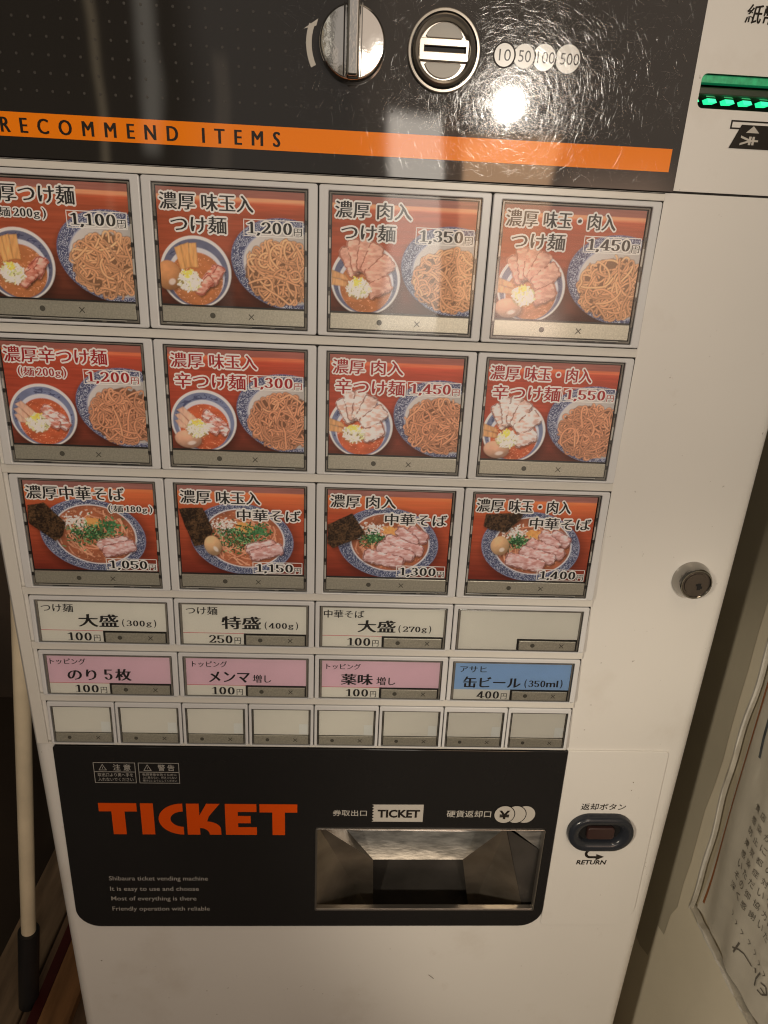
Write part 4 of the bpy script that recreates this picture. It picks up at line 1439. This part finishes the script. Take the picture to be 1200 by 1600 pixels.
# ------------------------------------------------------------------ lower charcoal panel
mb = MB()
DPX0, DPX1, DPZ0, DPZ1 = -0.2207, 0.2230, -0.6515, -0.4452
mb.plate(rr(DPX0, DPX1, DPZ0, DPZ1, (.022, .022, 0, .003), 10), [rr(*SLOT, .002)], 0.0, .0030, M_ACRY2, .0004, 1)
# warning boxes
yk = -.0002
for x0, x1, ttl, l1 in ((-.1885, -.1530, '注 意', ('取出口より奥へ手を', '入れないでください')), (-.1505, -.1158, '警 告', ('転倒事故を防ぐために', '上に乗らない、揺さぶらない', '傾けないようにしてください'))):
    zt, zm, zb = -.4616, -.4714, -.4832
    mb.plate([(x0, zb), (x1, zb), (x1, zt), (x0, zt)], [[(x0 + .0005, zm + .0003), (x1 - .0005, zm + .0003), (x1 - .0005, zt - .0005), (x0 + .0005, zt - .0005)], [(x0 + .0005, zb + .0005), (x1 - .0005, zb + .0005), (x1 - .0005, zm - .0003), (x0 + .0005, zm - .0003)]], yk, yk + .0001, M_GRINK)
    text(mb, ttl, (x0 + .0165, x1 - .0040, zm + .0014, zt - .0017), yk, M_GRINK, .012)
    mb.plate([(x0 + .0042, zm + .0016), (x0 + .0112, zm + .0016), (x0 + .0077, zt - .0016)], [[(x0 + .0051, zm + .0021), (x0 + .0103, zm + .0021), (x0 + .0077, zt - .0026)]], yk, yk + .0001, M_GRINK)
    mb.box(x0 + .0075, x0 + .0079, yk, yk + .0001, zm + .0032, zm + .0052, M_GRINK)
    hh = (zm - zb - .002) / len(l1)
    for k, t_ in enumerate(l1):
        text(mb, t_, (x0 + .0030, x1 - .0025, zm - .0012 - hh * (k + 1) + hh * .22, zm - .0012 - hh * k), yk, M_GRINK, .004)
# big TICKET lettering
zt, zb = -.5050, -.5396
H = zt - zb


def L(P): mb.plate([(x, zb + z_ * H) for x, z_ in P], [], yk - .0002, yk + .0001, M_ORANGE2)


L([(-.1774, 0), (-.1660, 0), (-.1660, .74), (-.1552, .74), (-.1552, 1), (-.1882, 1), (-.1882, .74), (-.1774, .74)])
L([(-.1520, 0), (-.1408, 0), (-.1408, 1), (-.1520, 1)])
co = [(-.1152 + .0216 * math.cos(math.radians(a)), .5 + .5 * math.sin(math.radians(a))) for a in range(90, 271, 10)]
ci = [(-.1152 + .0112 * math.cos(math.radians(a)), .5 + .25 * math.sin(math.radians(a))) for a in range(270, 89, -10)]
L([(-.1152, 1)] + co[1:-1] + [(-.1152, 0)] + ci)
kq = [(-.1006 + .0186 * math.sin(math.radians(a)), .42 * math.cos(math.radians(a))) for a in range(0, 91, 10)]
ki = [(-.1006 + .0082 * math.sin(math.radians(a)), .22 * math.cos(math.radians(a))) for a in range(90, -1, -10)]
L([(-.1120, 0), (-.1008, 0), (-.1008, .22)] + [(max(a, -.1006), b) for a, b in ki[::-1]] + [(-.0820, 0)] + [(a, b + .16 * (1 - k / 9)) for k, (a, b) in enumerate(kq[::-1])][1:-2][::1] + [(-.0925, .60), (-.0826, 1), (-.0944, 1), (-.1008, .62), (-.1008, 1), (-.1120, 1)])
L([(-.0780, 0), (-.0502, 0), (-.0502, .25), (-.0668, .25), (-.0668, .385), (-.0555, .385), (-.0555, .615), (-.0668, .615), (-.0668, .75), (-.0502, .75), (-.0502, 1), (-.0780, 1)])
L([(-.0362, 0), (-.0250, 0), (-.0250, .74), (-.0140, .74), (-.0140, 1), (-.0475, 1), (-.0475, .74), (-.0362, .74)])
for t_, x1, zc in (('Shibaura ticket vending machine', -.0964, -.5920), ('It is easy to use and choose', -.1052, -.6046), ('Most of everything is there', -.1081, -.6165), ('Friendly operation with reliable', -.0962, -.6292)):
    text(mb, t_, (-.1865, x1, zc - .0036, zc + .0030), yk, M_GRINK, .004)
text(mb, '券取出口', (.0177, .0483, -.5176, -.5108), yk, M_LTINK, .006)
zig = []
for k in range(6): zig += [(.0530, -.5045 - k * .0032), (.0548, -.5061 - k * .0032)]
mb.plate(zig + [(.0530, -.5236), (.0992, -.5236), (.0992, -.5042)], [], yk - .0001, yk + .0001, M_LTINK)
text(mb, 'TICKET', (.0580, .0962, -.5188, -.5098), yk - .0004, M_DKINK, .034)
text(mb, '硬貨返却口', (.1206, .1612, -.5182, -.5104), yk, M_LTINK, .008)
for k, x in enumerate((.1925, .1838, .1733)):
    y = yk - .0001 - k * .00012
    mb.poly(circ(x, -.5143, .0099, 36, .0103), y, M_ACRY2)
    mb.poly(circ(x, -.5143, .0091, 36, .0095), y - .00005, M_LTINK)
text(mb, '¥', (.1682, .1784, -.5194, -.5096), yk - .0006, M_DKINK, .026)
mb.map(lean)
o = fin(mb, 'lower_panel'); o['label'] = 'charcoal panel with orange TICKET lettering'

# white return plate on the right
mb = MB()
mb.plate(rr(DPX1 + .0005, .3145, DPZ0 - .0004, DPZ1, (.004, .024, .003, .001), 10), [], 0.0012, .0030, M_BODY, .0005, 2)
text(mb, '返却ボタン', (.2434, .2852, -.5100, -.5025), .0010, M_DKINK, .010, shear=.05)
text(mb, 'RETURN', (.2482, .2770, -.5745, -.5692), .0010, M_DKINK, .030, shear=.12)
# bent arrow above RETURN
pa = [(.2680 - .0120, -.5562)]
st_ = [(.2690, -.5568), (.2605, -.5568)] + [(.2605 + .0044 * math.cos(math.radians(a)), -.5612 + .0044 * math.sin(math.radians(a))) for a in range(100, 261, 20)] + [(.2605, -.5656), (.2660, -.5656)]
for k, (p, q) in enumerate(zip(st_[:-1], st_[1:])):
    d = Vector((q[0] - p[0], q[1] - p[1])); n_ = Vector((-d.y, d.x)).normalized() * .0013; e_ = d.normalized() * .0003
    mb.poly([(p[0] - e_.x - n_.x, p[1] - e_.y - n_.y), (q[0] + e_.x - n_.x, q[1] + e_.y - n_.y), (q[0] + e_.x + n_.x, q[1] + e_.y + n_.y), (p[0] - e_.x + n_.x, p[1] - e_.y + n_.y)], .0010 - k * 2e-6, M_DKINK)
mb.poly([(.2660, -.5694), (.2738, -.5650), (.2660, -.5618)], .00095, M_DKINK)
mb.map(lean)
rp = fin(mb, 'return_plate')
RBX, RBZ = .2645, -.5333
mb = MB()


def stad(hx_, hz_): return rr(RBX - hx_, RBX + hx_, RBZ - hz_, RBZ + hz_, hz_ - .0001, 12)


prof = [(.0308, .0195, .0014), (.0306, .0193, -.0032), (.0298, .0185, -.0052), (.0280, .0168, -.0060), (.0222, .0122, -.0050), (.0202, .0106, -.0036), (.0196, .0102, .0010)]
V, F = [], []
for hx_, hz_, y in prof:
    P = stad(hx_, hz_); n = len(P); V += [(a, y, b_) for a, b_ in P]
for j in range(len(prof) - 1):
    for k in range(n): F.append((j * n + k, j * n + (k + 1) % n, (j + 1) * n + (k + 1) % n, (j + 1) * n + k))
mb.add(V, F, M_NAVY)
mb.poly(stad(.0196, .0102), .0008, M_HOLE)
mb.map(lean)
rb = fin(mb, 'return_button', autosmooth=50)
mb = MB()
mb.plate(rr(RBX - .0128, RBX + .0128, RBZ - .0068, RBZ + .0064, .0030, 6), [], -.0034, .0008, M_MAROON, .0009, 3)
mb.map(lean)
fin(mb, 'push_key', rb, autosmooth=50)

# ticket and coin tray: folded sheet steel behind the opening
mb = MB()
x0, x1, z0, z1 = SLOT


def sheet(P, m): mb.add(P, [tuple(range(len(P)))], m)


YS = .0036
A0, B0 = (.0235, .0420, -.5642), (.1946, .0420, -.5652)
A0, B0 = (.0120, .0480, -.5530), (.2060, .0480, -.5540)
A_, B_ = (.0312, .0400, -.5748), (.1872, .0400, -.5761)
C_, D_ = (.0571, .0180, -.5880), (.1439, .0180, -.5876)
sheet([A0, B0, B_, A_], M_TRAYST)
sheet([A_, B_, D_, C_], M_TRAYST)
mb.add([(C_[0], C_[1], C_[2]), (D_[0], D_[1], D_[2]), (D_[0], D_[1] + .0012, D_[2] - .0012), (C_[0], C_[1] + .0012, C_[2] - .0012)], [(0, 1, 2, 3)], M_STEEL)
E_, F_ = (.0617, .0450, -.6931), (.1634, .0450, -.6932)
sheet([(.0300, .0450, -.5900), (.1850, .0450, -.5900), F_, E_], M_DARKST)
G_, H_ = (x0 - .001, YS, -.5305), (x0 - .001, YS, -.6700)
sheet([G_, A_, C_], M_TRAYST2); sheet([G_, A0, A_], M_TRAYST2)
sheet([G_, C_, E_, H_], M_TRAYST2)
J_ = (.2083, .0120, -.6481)
sheet([(.1779, YS + .0006, -.5345), B_, D_], M_TRAYST2)
mb.add([(.1779, YS + .0006, -.5345), D_, F_, J_], [(0, 1, 2), (0, 2, 3)], M_TRAYST2)
K_ = (.1785, YS + .0008, -.5350)
mb.add([K_, (.2128, YS + .0030, -.5625), (.2160, .0120, -.6600), J_], [(0, 1, 2), (0, 2, 3)], M_DARKST)
sheet([(.1785, YS + .0004, -.5310), (.2145, YS + .0004, -.5310), (.2138, YS + .0032, -.5630)], M_TRAYST)
mb.box(-.01, .2300, YS + .0005, .075, -.7025, -.7005, M_DARKST)
mb.box(-.01, .2300, .075, .0765, -.7025, -.5000, M_DARKST)
mb.map(lean)
tr = fin(mb, 'coin_tray'); tr['label'] = 'folded steel tray for tickets and coins'
mb = MB()
mb.plate(rr(x0 - .0016, x1 + .0010, z0 - .0016, z1 + .0008, .002, 3), [rr(x0 + .0002, x1 - .0006, z0 + .0012, z1 - .0004, .001, 3)], -.0012, .0036, M_STEEL, .0004, 1)
mb.map(lean)
fin(mb, 'tray_frame', tr)

# lock
mb = MB()
LX, LZ = .2975, -.2745
mb.lathe([(.0152, .0032), (.0152, .0012), (.0148, -.0002), (.0128, -.0066), (.0122, -.0074), (.0114, -.0074), (.0110, -.0070)], LX, LZ, mat('lock chrome', (0.40, 0.385, 0.36), 0.10, 1.0, bump=(160, .25, .0012)), 56)
mb.lathe([(.0110, -.0070), (.0108, -.0062), (.0094, -.0062), (.0092, -.0070), (.0001, -.0071)], LX, LZ, M_LOCK, 56)
lk = fin(mb, 'door_lock', autosmooth=35)
mb = MB()
mb.box(LX + .0010, LX + .0036, -.0074, -.0070, LZ - .0044, LZ + .0010, M_HOLE)
mb.box(LX - .0004, LX + .0010, -.0074, -.0070, LZ - .0012, LZ + .0006, M_HOLE)
mb.box(LX + .0036, LX + .0048, -.0074, -.0070, LZ - .0034, LZ - .0014, M_HOLE)
fin(mb, 'keyhole', lk)
# small scuffs on the lower front
for (xa, za, xb, zb_, w) in ((.1180, -.7215, .1235, -.7270, .0007), (.2870, -.478, .2878, -.479, .0007), (.2868, -.487, .2876, -.4878, .0006), (-.205, -.700, -.2035, -.7005, .001)):
    mb = MB()
    d = Vector((xb - xa, zb_ - za)); n_ = Vector((-d.y, d.x)).normalized() * w / 2
    mb.poly([(xa - n_.x, za - n_.y), (xb - n_.x, zb_ - n_.y), (xb + n_.x, zb_ + n_.y), (xa + n_.x, za + n_.y)], (.0010 if xa > .25 else .0028), mat('scuff', (.16, .13, .10), .6))
    mb.map(lean)
    fin(mb, 'scuff_mark')
